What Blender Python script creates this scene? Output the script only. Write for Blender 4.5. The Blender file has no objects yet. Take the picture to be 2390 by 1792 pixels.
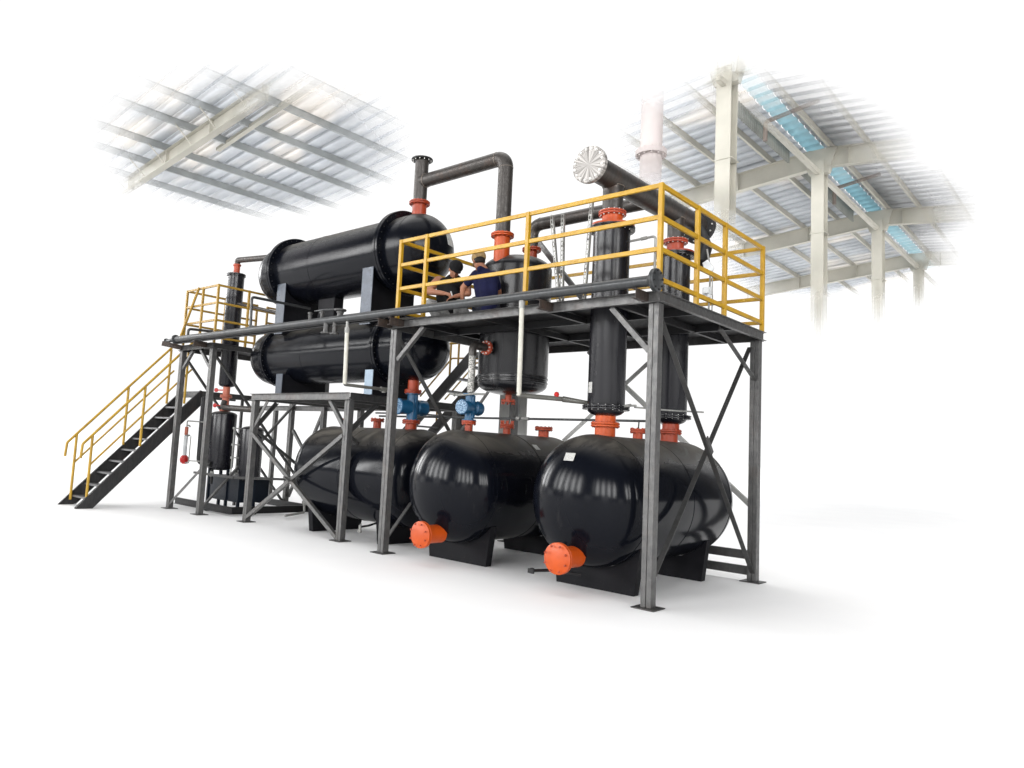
import bpy, bmesh, math, random
from mathutils import Vector, Matrix
random.seed(7)
sc = bpy.context.scene
COL = sc.collection
R = math.radians

# ------------------------------------------------------------------ camera
cam = bpy.data.cameras.new("camera"); camo = bpy.data.objects.new("camera", cam); COL.objects.link(camo)
cr = Vector((0.73046592, 0.68073139, 0.05499371)); cu = Vector((0.02676832, -0.10899977, 0.99368129)); cf = Vector((-0.68242435, 0.72437823, 0.09784265))
m = Matrix((cr, cu, -cf)).transposed().to_4x4(); m.translation = Vector((3.62825529, -6.92536431, 1.50575896))
camo.matrix_world = m
cam.sensor_width = 36; cam.lens = 25.814; cam.shift_x = 0.0608; cam.shift_y = -0.01002
cam.clip_start = 0.1; cam.clip_end = 900
sc.camera = camo

# ------------------------------------------------------------------ light: surround made white on the viewed side, dim elsewhere; windows behind the viewer
W = bpy.data.worlds.new("World"); sc.world = W; W.use_nodes = True
nt = W.node_tree; nt.nodes.clear()
def N(t, **k):
    n = nt.nodes.new(t)
    for a, b in k.items(): setattr(n, a, b)
    return n
def lk(a, b): nt.links.new(a, b)
def mth(op, a, b=None, c=None, clamp=False):
    n = N('ShaderNodeMath', operation=op, use_clamp=clamp)
    for i, v in enumerate((a, b, c)):
        if v is None: continue
        if isinstance(v, (int, float)): n.inputs[i].default_value = v
        else: lk(v, n.inputs[i])
    return n.outputs[0]
def sstep(x, lo, hi):
    n = N('ShaderNodeMapRange', interpolation_type='SMOOTHSTEP')
    lk(x, n.inputs[0]); n.inputs[1].default_value = lo; n.inputs[2].default_value = hi
    return n.outputs[0]
SIDE, ZEN, WIN, FRONT = 0.08, 1.12, 29.0, 1.08
tc = N('ShaderNodeTexCoord'); sx = N('ShaderNodeSeparateXYZ'); lk(tc.outputs['Generated'], sx.inputs[0])
az = mth('ARCTAN2', sx.outputs[0], sx.outputs[1])                      # 0 = +Y, positive towards +X
el = mth('ARCSINE', sx.outputs[2])
aoff = mth('ABSOLUTE', mth('ADD', az, R(50)))                          # distance from the middle of the white side
front = mth('SUBTRACT', 1.0, sstep(aoff, R(54), R(70)))
zen = sstep(el, R(42), R(66))
paz = mth('PINGPONG', mth('ADD', az, 10.0), R(4.2))
band = mth('MULTIPLY', sstep(el, R(4.5), R(6.5)), mth('SUBTRACT', 1.0, sstep(el, R(14), R(27))))
gate = sstep(mth('ABSOLUTE', az), R(82), R(96))
grp = mth('GREATER_THAN', mth('SINE', mth('MULTIPLY', az, 7.0)), -0.55)
win = mth('MULTIPLY', mth('MULTIPLY', sstep(paz, R(2.3), R(2.8)), grp), mth('MULTIPLY', band, gate))
st = mth('ADD', SIDE, mth('MULTIPLY', front, FRONT - SIDE))
st = mth('ADD', st, mth('MULTIPLY', zen, ZEN))
st = mth('ADD', st, mth('MULTIPLY', win, WIN))
prefl = mth('PINGPONG', mth('ADD', az, 10.0), R(13))
refl_panel = mth('MULTIPLY', mth('MULTIPLY', sstep(prefl, R(7), R(8.5)), gate), mth('SUBTRACT', 1.0, sstep(el, R(3), R(5))))  # low bright panels added to the world to put streaks on the columns
st = mth('ADD', st, mth('MULTIPLY', refl_panel, 2.6))
bg = N('ShaderNodeBackground'); lk(st, bg.inputs[1]); bg.inputs[0].default_value = (1.0, 1.0, 1.0, 1)
wo = N('ShaderNodeOutputWorld'); lk(bg.outputs[0], wo.inputs[0])
try: W.cycles.sampling_method = 'MANUAL'; W.cycles.sample_map_resolution = 1024
except Exception: pass
def area_lamp(name, loc, aim, size, power, col):
    l = bpy.data.lights.new(name, 'AREA'); l.shape = 'DISK'; l.size = size; l.energy = power; l.color = col
    o = bpy.data.objects.new(name, l); COL.objects.link(o); o.location = loc
    o.rotation_euler = (Vector(aim) - Vector(loc)).to_track_quat('-Z', 'Y').to_euler()
    return o
sun = bpy.data.lights.new("hall_light", 'SUN'); sun.energy = 0.55; sun.angle = R(50); sun.color = (1, 0.98, 0.95)
suno = bpy.data.objects.new("hall_light", sun); COL.objects.link(suno); suno.rotation_euler = Vector((.30, -.12, -.95)).to_track_quat('-Z', 'Y').to_euler()
sc.view_settings.view_transform = 'Standard'; sc.view_settings.look = 'None'
sc.view_settings.exposure = 0; sc.view_settings.gamma = 1; sc.view_settings.use_curve_mapping = False
sc.cycles.max_bounces = 8; sc.cycles.transparent_max_bounces = 24

# ------------------------------------------------------------------ materials
class MT:
    def __init__(s, name):
        s.m = bpy.data.materials.new(name); s.m.use_nodes = True; s.t = s.m.node_tree; s.t.nodes.clear()
        s.out = s.n('ShaderNodeOutputMaterial'); s.b = s.n('ShaderNodeBsdfPrincipled'); s.l(s.b.outputs[0], s.out.inputs[0])
        s.geo = s.n('ShaderNodeNewGeometry')
    def n(s, t, **k):
        n = s.t.nodes.new(t)
        for a, b in k.items(): setattr(n, a, b)
        return n
    def l(s, a, b): s.t.links.new(a, b)
    def noise(s, scale, detail=4, rough=0.55, stretch=None, dist=0.0):
        n = s.n('ShaderNodeTexNoise'); n.inputs['Scale'].default_value = scale; n.inputs['Detail'].default_value = detail
        n.inputs['Roughness'].default_value = rough; n.inputs['Distortion'].default_value = dist
        if stretch:
            mp = s.n('ShaderNodeMapping'); mp.inputs['Scale'].default_value = stretch; s.l(s.geo.outputs['Position'], mp.inputs[0]); s.l(mp.outputs[0], n.inputs[0])
        else: s.l(s.geo.outputs['Position'], n.inputs[0])
        return n.outputs[0]
    def ramp(s, x, lo, hi, a=0.0, b=1.0, smooth=True):
        n = s.n('ShaderNodeMapRange'); n.interpolation_type = 'SMOOTHSTEP' if smooth else 'LINEAR'
        s.l(x, n.inputs[0]); n.inputs[1].default_value = lo; n.inputs[2].default_value = hi; n.inputs[3].default_value = a; n.inputs[4].default_value = b
        return n.outputs[0]
    def mixc(s, f, a, b):
        n = s.n('ShaderNodeMix'); n.data_type = 'RGBA'
        if isinstance(f, (int, float)): n.inputs[0].default_value = f
        else: s.l(f, n.inputs[0])
        for i, v in ((6, a), (7, b)):
            if isinstance(v, tuple): n.inputs[i].default_value = (*v, 1)
            else: s.l(v, n.inputs[i])
        return n.outputs[2]
    def mul(s, a, b, op='MULTIPLY'):
        n = s.n('ShaderNodeMath', operation=op)
        for i, v in enumerate((a, b)):
            if isinstance(v, (int, float)): n.inputs[i].default_value = v
            else: s.l(v, n.inputs[i])
        return n.outputs[0]
    def set(s, **k):
        for a, v in k.items():
            i = s.b.inputs[a.replace('_', ' ')]
            if isinstance(v, (int, float)): i.default_value = v
            elif isinstance(v, tuple): i.default_value = (*v, 1)
            else: s.l(v, i)
        return s
    def bump(s, h, strength=0.2, dist=0.01):
        n = s.n('ShaderNodeBump'); n.inputs['Strength'].default_value = strength; n.inputs['Distance'].default_value = dist
        s.l(h, n.inputs['Height']); s.l(n.outputs[0], s.b.inputs['Normal']); return s
    def up(s):
        x = s.n('ShaderNodeSeparateXYZ'); s.l(s.geo.outputs['Normal'], x.inputs[0]); return x.outputs[2]

def tank_paint(name, base=(.0035, .0042, .0068), dust=(.125, .115, .099), amt=1.0, rough=.145, spec=.15, sheen_streak=0.0):
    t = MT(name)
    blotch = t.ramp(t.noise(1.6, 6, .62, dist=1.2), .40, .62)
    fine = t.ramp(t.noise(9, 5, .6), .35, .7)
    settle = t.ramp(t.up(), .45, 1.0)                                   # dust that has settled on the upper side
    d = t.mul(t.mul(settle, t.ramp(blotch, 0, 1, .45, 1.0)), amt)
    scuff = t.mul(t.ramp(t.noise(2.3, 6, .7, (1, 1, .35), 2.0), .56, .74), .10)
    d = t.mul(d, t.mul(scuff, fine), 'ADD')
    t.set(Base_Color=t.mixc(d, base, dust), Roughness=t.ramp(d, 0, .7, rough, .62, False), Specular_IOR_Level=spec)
    if sheen_streak:
        v_ = t.ramp(t.noise(1.0, 3, .5, (5, 5, .25)), .44, .68)  # upright reflections painted into the colour as paler streaks
        t.set(Base_Color=t.mixc(t.mul(v_, sheen_streak), t.b.inputs['Base Color'].links[0].from_socket, (.13, .13, .13)))
    t.bump(t.noise(2.6, 2, .4), .16, .02)
    return t.m
def steel(name, a, b, rough=.48, metal=.55, rust=0.0, rustc=(.09, .045, .025), stretch=(7, 7, 1.2)):
    t = MT(name)
    n1 = t.noise(5, 6, .65, stretch); n2 = t.noise(26, 4, .6)
    c = t.mixc(t.ramp(n1, .32, .68), a, b)
    c = t.mixc(t.mul(t.ramp(n2, .55, .75), .10), c, tuple(x * .6 for x in a))
    if rust: c = t.mixc(t.mul(t.ramp(t.noise(3.1, 6, .7), .5, .72), rust), c, rustc)
    t.set(Base_Color=c, Metallic=metal, Roughness=t.ramp(n2, .3, .7, rough - .08, rough + .12))
    t.bump(n2, .08, .003)
    return t.m
def paint(name, a, b=None, rough=.42, spec=.4, dirt=.25, dirtc=(.10, .07, .05), sc_=6):
    t = MT(name); b = b or tuple(x * .82 for x in a)
    n1 = t.noise(sc_, 5, .6); n2 = t.noise(30, 4, .65)
    c = t.mixc(t.ramp(n1, .35, .65), a, b)
    c = t.mixc(t.mul(t.ramp(n2, .56, .72), dirt), c, dirtc)
    t.set(Base_Color=c, Roughness=t.ramp(n2, .3, .7, rough - .06, rough + .1), Specular_IOR_Level=spec)
    t.bump(n2, .06, .002)
    return t.m

M = {}
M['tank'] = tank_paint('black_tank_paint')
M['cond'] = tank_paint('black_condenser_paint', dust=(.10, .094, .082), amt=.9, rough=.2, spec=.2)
M['column'] = tank_paint('black_column_paint', base=(.005, .005, .008), amt=.4, rough=.27, spec=.36, sheen_streak=.12)
M['pot'] = tank_paint('black_vessel_paint', base=(.009, .009, .011), amt=.6, rough=.24, spec=.4, sheen_streak=.25)
M['blackmatte'] = paint('matte_black_paint', (.012, .012, .013), rough=.5, spec=.3, dirt=.2, dirtc=(.04, .036, .03))
M['saddle'] = paint('saddle_black_paint', (.006, .006, .008), rough=.5, spec=.14, dirt=.3, dirtc=(.035, .032, .03))
M['saddleplate'] = steel('blue_grey_plate', (.045, .056, .076), (.034, .042, .056), .35, .3, 0, (0, 0, 0), (2, 2, 2))
M['paleplate'] = steel('pale_blue_plate', (.20, .265, .33), (.17, .22, .275), .35, .3, 0, (0, 0, 0), (2, 2, 2))
M['steel'] = steel('raw_steel', (.125, .124, .122), (.082, .0815, .081), .42, .45, .22, (.14, .10, .075), (3, 3, 2))
M['darksteel'] = steel('dark_steel', (.07, .069, .068), (.05, .05, .05), .48, .4, .3, (.06, .045, .035), (3, 3, 2))
M['stairsteel'] = steel('stair_steel', (.022, .022, .024), (.035, .034, .034), .5, .3, .15)
M['tread'] = steel('tread_steel', (.16, .16, .165), (.10, .10, .105), .42, .6)
M['deck'] = paint('deck_black', (.012, .012, .013), rough=.6, spec=.2)
M['pipe'] = steel('raw_pipe_steel', (.058, .052, .048), (.042, .038, .035), .42, .45, .45, (.10, .055, .035))
M['greypipe'] = steel('grey_painted_pipe', (.048, .051, .053), (.033, .035, .037), .36, .25, .12)
M['rust'] = steel('rusty_channel', (.06, .045, .038), (.04, .031, .027), .55, .3, .5)
M['yellow'] = paint('yellow_rail_paint', (.45, .258, .007), (.385, .214, .007), .38, .45, .12, (.25, .13, .02))
M['yellowdull'] = paint('dull_yellow_paint', (.36, .215, .032), (.29, .17, .026), .42, .4, .2, (.16, .10, .03))
M['yellowstair'] = paint('stair_yellow_paint', (.42, .255, .022), (.34, .20, .018), .42, .4, .18, (.16, .10, .03))
M['orange'] = paint('orange_primer', (.33, .040, .009), (.26, .031, .008), .4, .4, .15, (.2, .03, .015))
M['orangebright'] = paint('bright_orange_paint', (.50, .070, .005), (.44, .060, .005), .4, .4, .04, (.4, .06, .015))
M['redprimer'] = paint('red_oxide_primer', (.42, .065, .025), (.34, .05, .022), .45, .35, .3, (.10, .03, .02))
M['copper'] = paint('salmon_primer', (.42, .12, .07), (.36, .095, .055), .42, .4, .2, (.14, .05, .04))
M['red'] = paint('red_paint', (.50, .018, .016), (.40, .013, .012), .38, .45, .15, (.1, .01, .01))
M['blue'] = paint('blue_valve_paint', (.007, .078, .17), (.006, .06, .135), .35, .5, .2, (.006, .03, .07))
M['bluecap'] = None
M['bolt'] = steel('bolt_zinc', (.70, .69, .66), (.58, .57, .55), .4, .1)
M['galv'] = steel('galvanised', (.30, .30, .285), (.22, .22, .21), .45, .3)
M['white_pipe'] = paint('off_white_pipe', (.50, .485, .43), (.42, .41, .355), .32, .5, .15, (.25, .22, .16))
M['beigepipe'] = paint('beige_grey_pipe', (.13, .128, .115), (.10, .098, .088), .32, .5, .15, (.12, .11, .09))
M['stainless'] = None
M['sticker'] = None
M['weld'] = steel('weld_bead', (.30, .26, .22), (.18, .15, .13), .5, .6)
M['greyplate'] = steel('grey_post_paint', (.40, .40, .385), (.34, .34, .33), .5, .1)
M['skin'] = paint('skin', (.34, .15, .088), (.30, .13, .075), .5, .35, .0)
M['hair'] = paint('hair', (.012, .009, .008), rough=.6, spec=.3, dirt=0)
M['blackcloth'] = paint('black_cotton', (.008, .008, .009), rough=.85, spec=.15, dirt=.1, dirtc=(.02, .02, .02))
M['navycloth'] = paint('navy_cotton', (.012, .014, .048), (.009, .010, .036), .85, .15, .1, (.02, .02, .05))
M['greycloth'] = paint('grey_jeans', (.33, .33, .32), (.24, .24, .24), .85, .15, .3, (.1, .1, .1), 22)
M['darkcloth'] = paint('dark_jeans', (.018, .02, .03), (.028, .03, .04), .85, .15, .3, (.05, .05, .06), 22)
M['khaki'] = paint('khaki_cap', (.36, .25, .12), (.22, .155, .085), .85, .15, .3, (.06, .045, .03), 20)
M['shoe'] = paint('dark_shoe', (.02, .02, .022), rough=.6)
M['navy_panel'] = paint('dark_navy_sheet', (.003, .006, .012), (.005, .009, .016), .4, .2, .15, (.02, .025, .03))
M['glassy'] = paint('milky_plastic', (.62, .64, .65), (.50, .52, .53), .3, .5, .15, (.3, .3, .3))

# mottled enamel face of the gear operators
t = MT('mottled_blue_enamel'); v = t.n('ShaderNodeTexVoronoi'); v.inputs['Scale'].default_value = 95; t.l(t.geo.outputs['Position'], v.inputs[0])
t.set(Base_Color=t.mixc(t.ramp(v.outputs['Distance'], .30, .50), (.35, .52, .66), (.010, .06, .14)), Roughness=.35); M['bluecap'] = t.m
# turned stainless blank flange: radial sweep marks
t = MT('turned_stainless')
sp = t.n('ShaderNodeVectorMath', operation='SUBTRACT'); t.l(t.geo.outputs['Position'], sp.inputs[0]); sp.inputs[1].default_value = (-.89, 0, 4.80)
s3 = t.n('ShaderNodeSeparateXYZ'); t.l(sp.outputs[0], s3.inputs[0])
ang = t.mul(s3.outputs[0], s3.outputs[2], 'ARCTAN2')
nz = t.n('ShaderNodeTexNoise'); nz.noise_dimensions = '1D'; nz.inputs['Scale'].default_value = 4.2; nz.inputs['Detail'].default_value = 3; t.l(ang, nz.inputs['W'])
t.set(Base_Color=t.mixc(t.ramp(nz.outputs[0], .36, .64), (.17, .16, .15), (.44, .42, .40)), Metallic=.15, Roughness=.4, Specular_IOR_Level=.3); M['stainless'] = t.m
# paper nameplate with rows of print
t = MT('grey_nameplate'); s3 = t.n('ShaderNodeSeparateXYZ'); t.l(t.geo.outputs['Position'], s3.inputs[0])
row = t.mul(t.mul(t.mul(s3.outputs[2], 150.0), 1.0, 'PINGPONG'), .42, 'LESS_THAN')
cell = t.ramp(t.noise(70, 2), .45, .55)
t.set(Base_Color=t.mixc(t.mul(row, t.mul(cell, .6)), (.46, .46, .44), (.10, .10, .10)), Roughness=.5); M['sticker'] = t.m

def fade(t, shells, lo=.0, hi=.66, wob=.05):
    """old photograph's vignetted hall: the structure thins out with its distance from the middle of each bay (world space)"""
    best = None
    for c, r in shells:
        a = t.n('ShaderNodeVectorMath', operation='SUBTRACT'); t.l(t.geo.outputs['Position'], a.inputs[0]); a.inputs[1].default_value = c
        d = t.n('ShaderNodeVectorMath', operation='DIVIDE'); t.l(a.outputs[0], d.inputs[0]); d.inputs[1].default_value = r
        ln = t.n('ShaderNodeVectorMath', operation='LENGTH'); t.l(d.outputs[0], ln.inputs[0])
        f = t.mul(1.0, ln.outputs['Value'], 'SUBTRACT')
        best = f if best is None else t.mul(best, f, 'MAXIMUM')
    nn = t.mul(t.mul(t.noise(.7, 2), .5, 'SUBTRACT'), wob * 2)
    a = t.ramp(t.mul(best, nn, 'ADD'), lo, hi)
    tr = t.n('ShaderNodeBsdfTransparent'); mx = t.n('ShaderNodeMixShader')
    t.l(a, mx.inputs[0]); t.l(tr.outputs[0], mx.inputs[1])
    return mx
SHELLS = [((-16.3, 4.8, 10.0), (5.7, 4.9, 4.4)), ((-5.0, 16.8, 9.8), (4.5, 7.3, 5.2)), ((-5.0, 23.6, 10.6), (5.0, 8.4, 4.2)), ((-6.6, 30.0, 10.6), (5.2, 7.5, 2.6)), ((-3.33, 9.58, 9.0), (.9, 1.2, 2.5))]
def hall(name, a, b, rough=.5, metal=0.0, shells=SHELLS, transl=None, warm=None, wav=False, **kw):
    t = MT(name); n1 = t.noise(1.2, 4, .5)
    c = t.mixc(t.ramp(n1, .35, .65), a, b)
    if warm: c = t.mixc(t.ramp(t.noise(.35, 3, .5, (.5, 1.0, 1)), .52, .66), c, warm)
    if wav: t.bump(t.noise(2.2, 4, .6, (.5, 2.5, 1)), .8, .05)
    t.set(Base_Color=c, Roughness=rough, Metallic=metal)
    mx = fade(t, shells, **kw); src = t.b.outputs[0]
    if transl:
        tl = t.n('ShaderNodeBsdfTranslucent'); tl.inputs[0].default_value = (*transl, 1); m2 = t.n('ShaderNodeMixShader'); m2.inputs[0].default_value = .75
        t.l(src, m2.inputs[1]); t.l(tl.outputs[0], m2.inputs[2]); src = m2.outputs[0]
    t.l(src, mx.inputs[2]); t.l(mx.outputs[0], t.out.inputs[0])
    return t.m
M['cream'] = hall('cream_hall_steel', (.52, .50, .435), (.46, .445, .385))
M['purlin'] = hall('galvanised_purlin', (.42, .44, .44), (.34, .36, .36))
M['sheet'] = hall('roof_sheet', (.60, .63, .67), (.50, .53, .57), .5, 0, warm=(.90, .85, .79))
M['foil'] = hall('foil_insulation', (.54, .55, .57), (.44, .45, .47), .32, .6, wav=True)
M['skyl'] = hall('blue_skylight', (.44, .66, .74), (.40, .62, .69), .4, transl=(.44, .64, .70), warm=(.60, .64, .64))
M['louv'] = hall('dark_corrugated_panel', (.30, .31, .28), (.24, .25, .23))
M['brownpipe'] = hall('brown_rain_pipe', (.22, .18, .15), (.18, .14, .12))
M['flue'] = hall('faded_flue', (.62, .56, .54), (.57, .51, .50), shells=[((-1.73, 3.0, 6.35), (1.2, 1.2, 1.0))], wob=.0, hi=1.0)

# ------------------------------------------------------------------ mesh building
class MB:
    def __init__(s): s.b = bmesh.new()
    def faces(s, vs, fs):
        bv = [s.b.verts.new(v) for v in vs]
        for f in fs:
            try: s.b.faces.new([bv[i] for i in f])
            except ValueError: pass
        return s
    def box(s, x0, x1, y0, y1, z0, z1):
        v = [(x, y, z) for x in (x0, x1) for y in (y0, y1) for z in (z0, z1)]
        return s.faces(v, [(0, 1, 3, 2), (4, 6, 7, 5), (0, 4, 5, 1), (2, 3, 7, 6), (0, 2, 6, 4), (1, 5, 7, 3)])
    def prism(s, p, q, prof, up=(0, 0, 1)):
        p, q = Vector(p), Vector(q); w = (q - p).normalized(); v = Vector(up); v = (v - w * v.dot(w)).normalized(); u = v.cross(w)
        n = len(prof); vs = [o + u * a + v * b for o in (p, q) for a, b in prof]
        fs = [tuple(range(n))[::-1], tuple(range(n, 2 * n))] + [(i, (i + 1) % n, n + (i + 1) % n, n + i) for i in range(n)]
        return s.faces(vs, fs)
    def bar(s, p, q, w, h, up=(0, 0, 1)):
        return s.prism(p, q, [(-w / 2, -h / 2), (w / 2, -h / 2), (w / 2, h / 2), (-w / 2, h / 2)], up)
    def angle(s, p, q, w, t=.008, up=(0, 0, 1), fl=1):
        k = [(0, 0), (w, 0), (w, t), (t, t), (t, w), (0, w)]
        k = [((a - w / 2) * fl, b - w / 2) for a, b in k]
        return s.prism(p, q, k if fl > 0 else k[::-1], up)
    def chan(s, p, q, d, f, t=.008, up=(0, 0, 1), fl=1):
        k = [(0, -d / 2), (f, -d / 2), (f, -d / 2 + t), (t, -d / 2 + t), (t, d / 2 - t), (f, d / 2 - t), (f, d / 2), (0, d / 2)]
        k = [(a * fl, b) for a, b in k]
        return s.prism(p, q, k if fl > 0 else k[::-1], up)
    def lathe(s, o, a, prof, seg=48, ends=True):
        o, a = Vector(o), Vector(a).normalized(); h = Vector((0, 0, 1)) if abs(a.z) < .9 else Vector((1, 0, 0))
        u = a.cross(h).normalized(); v = a.cross(u)
        rings = []
        for r, z in prof:
            if r < 1e-6: rings.append([s.b.verts.new(o + a * z)])
            else: rings.append([s.b.verts.new(o + a * z + u * (r * math.cos(2 * math.pi * i / seg)) + v * (r * math.sin(2 * math.pi * i / seg))) for i in range(seg)])
        for A, B in zip(rings, rings[1:]):
            for i in range(seg):
                j = (i + 1) % seg
                f = [A[i % len(A)], A[j % len(A)], B[j % len(B)], B[i % len(B)]]
                f = list(dict.fromkeys(f))
                if len(f) > 2:
                    try: s.b.faces.new(f)
                    except ValueError: pass
        if ends:
            for rg in (rings[0], rings[-1]):
                if len(rg) > 2:
                    try: s.b.faces.new(rg)
                    except ValueError: pass
        return s
    def cyl(s, p, q, r, seg=24, r2=None):
        p, q = Vector(p), Vector(q)
        return s.lathe(p, q - p, [(r, 0), (r if r2 is None else r2, (q - p).length)], seg)
    def torus(s, o, a, R_, r, seg=48, k=8):
        prof = [(R_ + r * math.cos(2 * math.pi * i / k), r * math.sin(2 * math.pi * i / k)) for i in range(k + 1)]
        return s.lathe(o, a, prof, seg, False)
    def tube(s, pts, r, bend=.1, seg=16):
        pts = [Vector(p) for p in pts]; path = [pts[0]]
        for i in range(1, len(pts) - 1):
            a = (pts[i - 1] - pts[i]).normalized(); b = (pts[i + 1] - pts[i]).normalized()
            th = a.angle(b)
            if th > 3.1: path.append(pts[i]); continue
            d = min(bend / math.tan(th / 2), .49 * (pts[i - 1] - pts[i]).length, .49 * (pts[i + 1] - pts[i]).length)
            rr = d * math.tan(th / 2); bis = (a + b).normalized(); c = pts[i] + bis * (rr / math.sin(th / 2))
            s0, s1 = pts[i] + a * d - c, pts[i] + b * d - c; tot = s0.angle(s1); ax = s0.cross(s1).normalized()
            for k in range(9): path.append(c + Matrix.Rotation(tot * k / 8, 3, ax) @ s0)
        path.append(pts[-1])
        t0 = (path[1] - path[0]).normalized(); h = Vector((0, 0, 1)) if abs(t0.z) < .9 else Vector((1, 0, 0))
        u = t0.cross(h).normalized(); rings = []
        for i, p in enumerate(path):
            t = (path[min(i + 1, len(path) - 1)] - path[max(i - 1, 0)]).normalized()
            u = (u - t * u.dot(t)).normalized(); v = t.cross(u)
            rings.append([s.b.verts.new(p + u * (r * math.cos(2 * math.pi * k / seg)) + v * (r * math.sin(2 * math.pi * k / seg))) for k in range(seg)])
        for A, B in zip(rings, rings[1:]):
            for k in range(seg): s.b.faces.new((A[k], A[(k + 1) % seg], B[(k + 1) % seg], B[k]))
        s.b.faces.new(rings[0]); s.b.faces.new(rings[-1])
        return s
    def bolts(s, o, a, R_, n, r=.011, h=.05, ph=0.0, seg=6):
        """bolt studs on a pitch circle, centred on o, sticking out h/2 both ways"""
        o, a = Vector(o), Vector(a).normalized(); hh = Vector((0, 0, 1)) if abs(a.z) < .9 else Vector((1, 0, 0))
        u = a.cross(hh).normalized(); v = a.cross(u)
        for i in range(n):
            t = 2 * math.pi * (i + ph) / n; c = o + u * (R_ * math.cos(t)) + v * (R_ * math.sin(t))
            s.cyl(c - a * (h / 2), c + a * (h / 2), r, seg)
        return s
    def build(s, name, mat, parent=None, bev=0.0, label=None, smooth=35):
        org = Vector((0, 0, 0)); o = parent
        while o is not None: org += o.location; o = o.parent
        bmesh.ops.translate(s.b, vec=-org, verts=s.b.verts)
        bmesh.ops.recalc_face_normals(s.b, faces=s.b.faces)
        me = bpy.data.meshes.new(name); s.b.to_mesh(me); s.b.free()
        for p in me.polygons: p.use_smooth = True
        me.set_sharp_from_angle(angle=R(smooth))
        me.materials.append(M[mat] if isinstance(mat, str) else mat)
        ob = bpy.data.objects.new(name, me); COL.objects.link(ob)
        if parent is not None: ob.parent = parent
        if bev:
            b = ob.modifiers.new('bevel', 'BEVEL'); b.width = bev; b.segments = 2; b.limit_method = 'ANGLE'
        if label: ob['label'] = label
        return ob
def tag(o, label=None, cat=None, group=None, kind=None):
    for k, v in (('label', label), ('category', cat), ('group', group), ('kind', kind)):
        if v: o[k] = v
    return o
def thing(name, label, cat, loc=(0, 0, 0), group=None):
    o = bpy.data.objects.new(name, None); COL.objects.link(o); o.location = loc; o.empty_display_size = .2
    return tag(o, label, cat, group)
V = Vector
X, Y, Z = V((1, 0, 0)), V((0, 1, 0)), V((0, 0, 1))

# ------------------------------------------------------------------ floor
t = MT('white_floor'); t.set(Base_Color=t.mixc(t.ramp(t.noise(.7, 5, .6), .3, .7), (.93, .93, .93), (.905, .905, .91)), Roughness=.7, Specular_IOR_Level=.2); M['floor'] = t.m
fl = MB(); g = 260; fl.faces([(-g, -g, 0), (g, -g, 0), (g, g, 0), (-g, g, 0)], [(0, 1, 2, 3)])
tag(fl.build('floor', 'floor'), kind='structure')

# ------------------------------------------------------------------ warehouse roof (far, thinning out to white)
roof = thing('warehouse_frame', 'cream steel hall frame and corrugated roof fading out behind the machine', 'building', (-3.33, 16.58, 0))
zr = lambda x: 11.35 - .1 * abs(x + 3.33)
FY = [2.58, 9.58, 16.58, 23.58, 30.58, 37.58]
for y in FY[1:]:
    c = MB(); c.box(-3.51, -3.15, y - .20, y - .175, 3.5, zr(-3.33) - .5).box(-3.51, -3.15, y + .175, y + .20, 3.5, zr(-3.33) - .5).box(-3.345, -3.315, y - .174, y + .174, 3.5, zr(-3.33) - .5)
    c.box(-3.56, -3.10, y - .22, y + .22, 8.55, 8.565)
    c.build('column', 'cream', roof)
for y in FY:
    r_ = MB(); xl = -20.5 if y < 5 else -11.5
    xr_ = -9.5 if y < 5 else 1.5
    segs = [(xl, xr_)] if y < 5 else [(xl, -3.55), (-3.11, xr_)]
    for a, b in segs:
        d0 = .42 if y < 5 else .58
        for (dz, w, h) in ((-.10, .22, .016), (-.10 - d0, .22, .016)):
            r_.bar((a, y, zr(a) + dz), (b, y, zr(b) + dz), w, h)
        r_.bar((a, y, zr(a) - .10 - d0 / 2), (b, y, zr(b) - .10 - d0 / 2), .014, d0 - .02)
        k = a + .6
        while k < b:
            r_.box(k - .008, k + .008, y - .105, y + .105, zr(k) - .09 - d0, zr(k) - .12); k += 1.27 * 2
    if y > 5: r_.faces([(x, y + s_, z) for s_ in (-.11, .11) for x, z in ((-3.85, 11.22), (-2.81, 11.22), (-3.05, 10.45), (-3.61, 10.45))], [(0, 1, 2, 3), (4, 5, 6, 7), (0, 1, 5, 4), (1, 2, 6, 5), (2, 3, 7, 6), (3, 0, 4, 7)])
    r_.build('rafter', 'cream', roof)
PX = [-3.0, -2.0, -.75, .5, -4.75, -6.0, -7.25, -8.5, -9.8, -11.45, -12.98, -14.5, -15.82, -17.45, -18.74, -20.1]
for x in PX:
    left = x < -9
    y0, y1 = (-1.5, 11.5) if left else (8.2, 42)
    pz = zr(x)
    MB().chan((x, y0, pz + .02), (x, y1, pz + .02), .20, .07, .006, fl=1).build('purlin', 'purlin' if left else 'cream', roof)
    if left:
        br = MB()
        for s_ in (-1,): br.bar((x, 2.58 - .62, pz - .05), (x, 2.58 - .1, pz - .47), .05, .012)
        br.build('purlin_stay', 'cream', roof)
MB().bar((-16.4, 3.62, 10.0), (-10.6, 3.42, 10.55), .14, .10).build('tie_rod', 'cream', roof)
MB().bar((-3.33, 9.0, 10.42), (-3.33, 41, 10.62), .12, .14).build('eave_strut', 'cream', roof)
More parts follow.
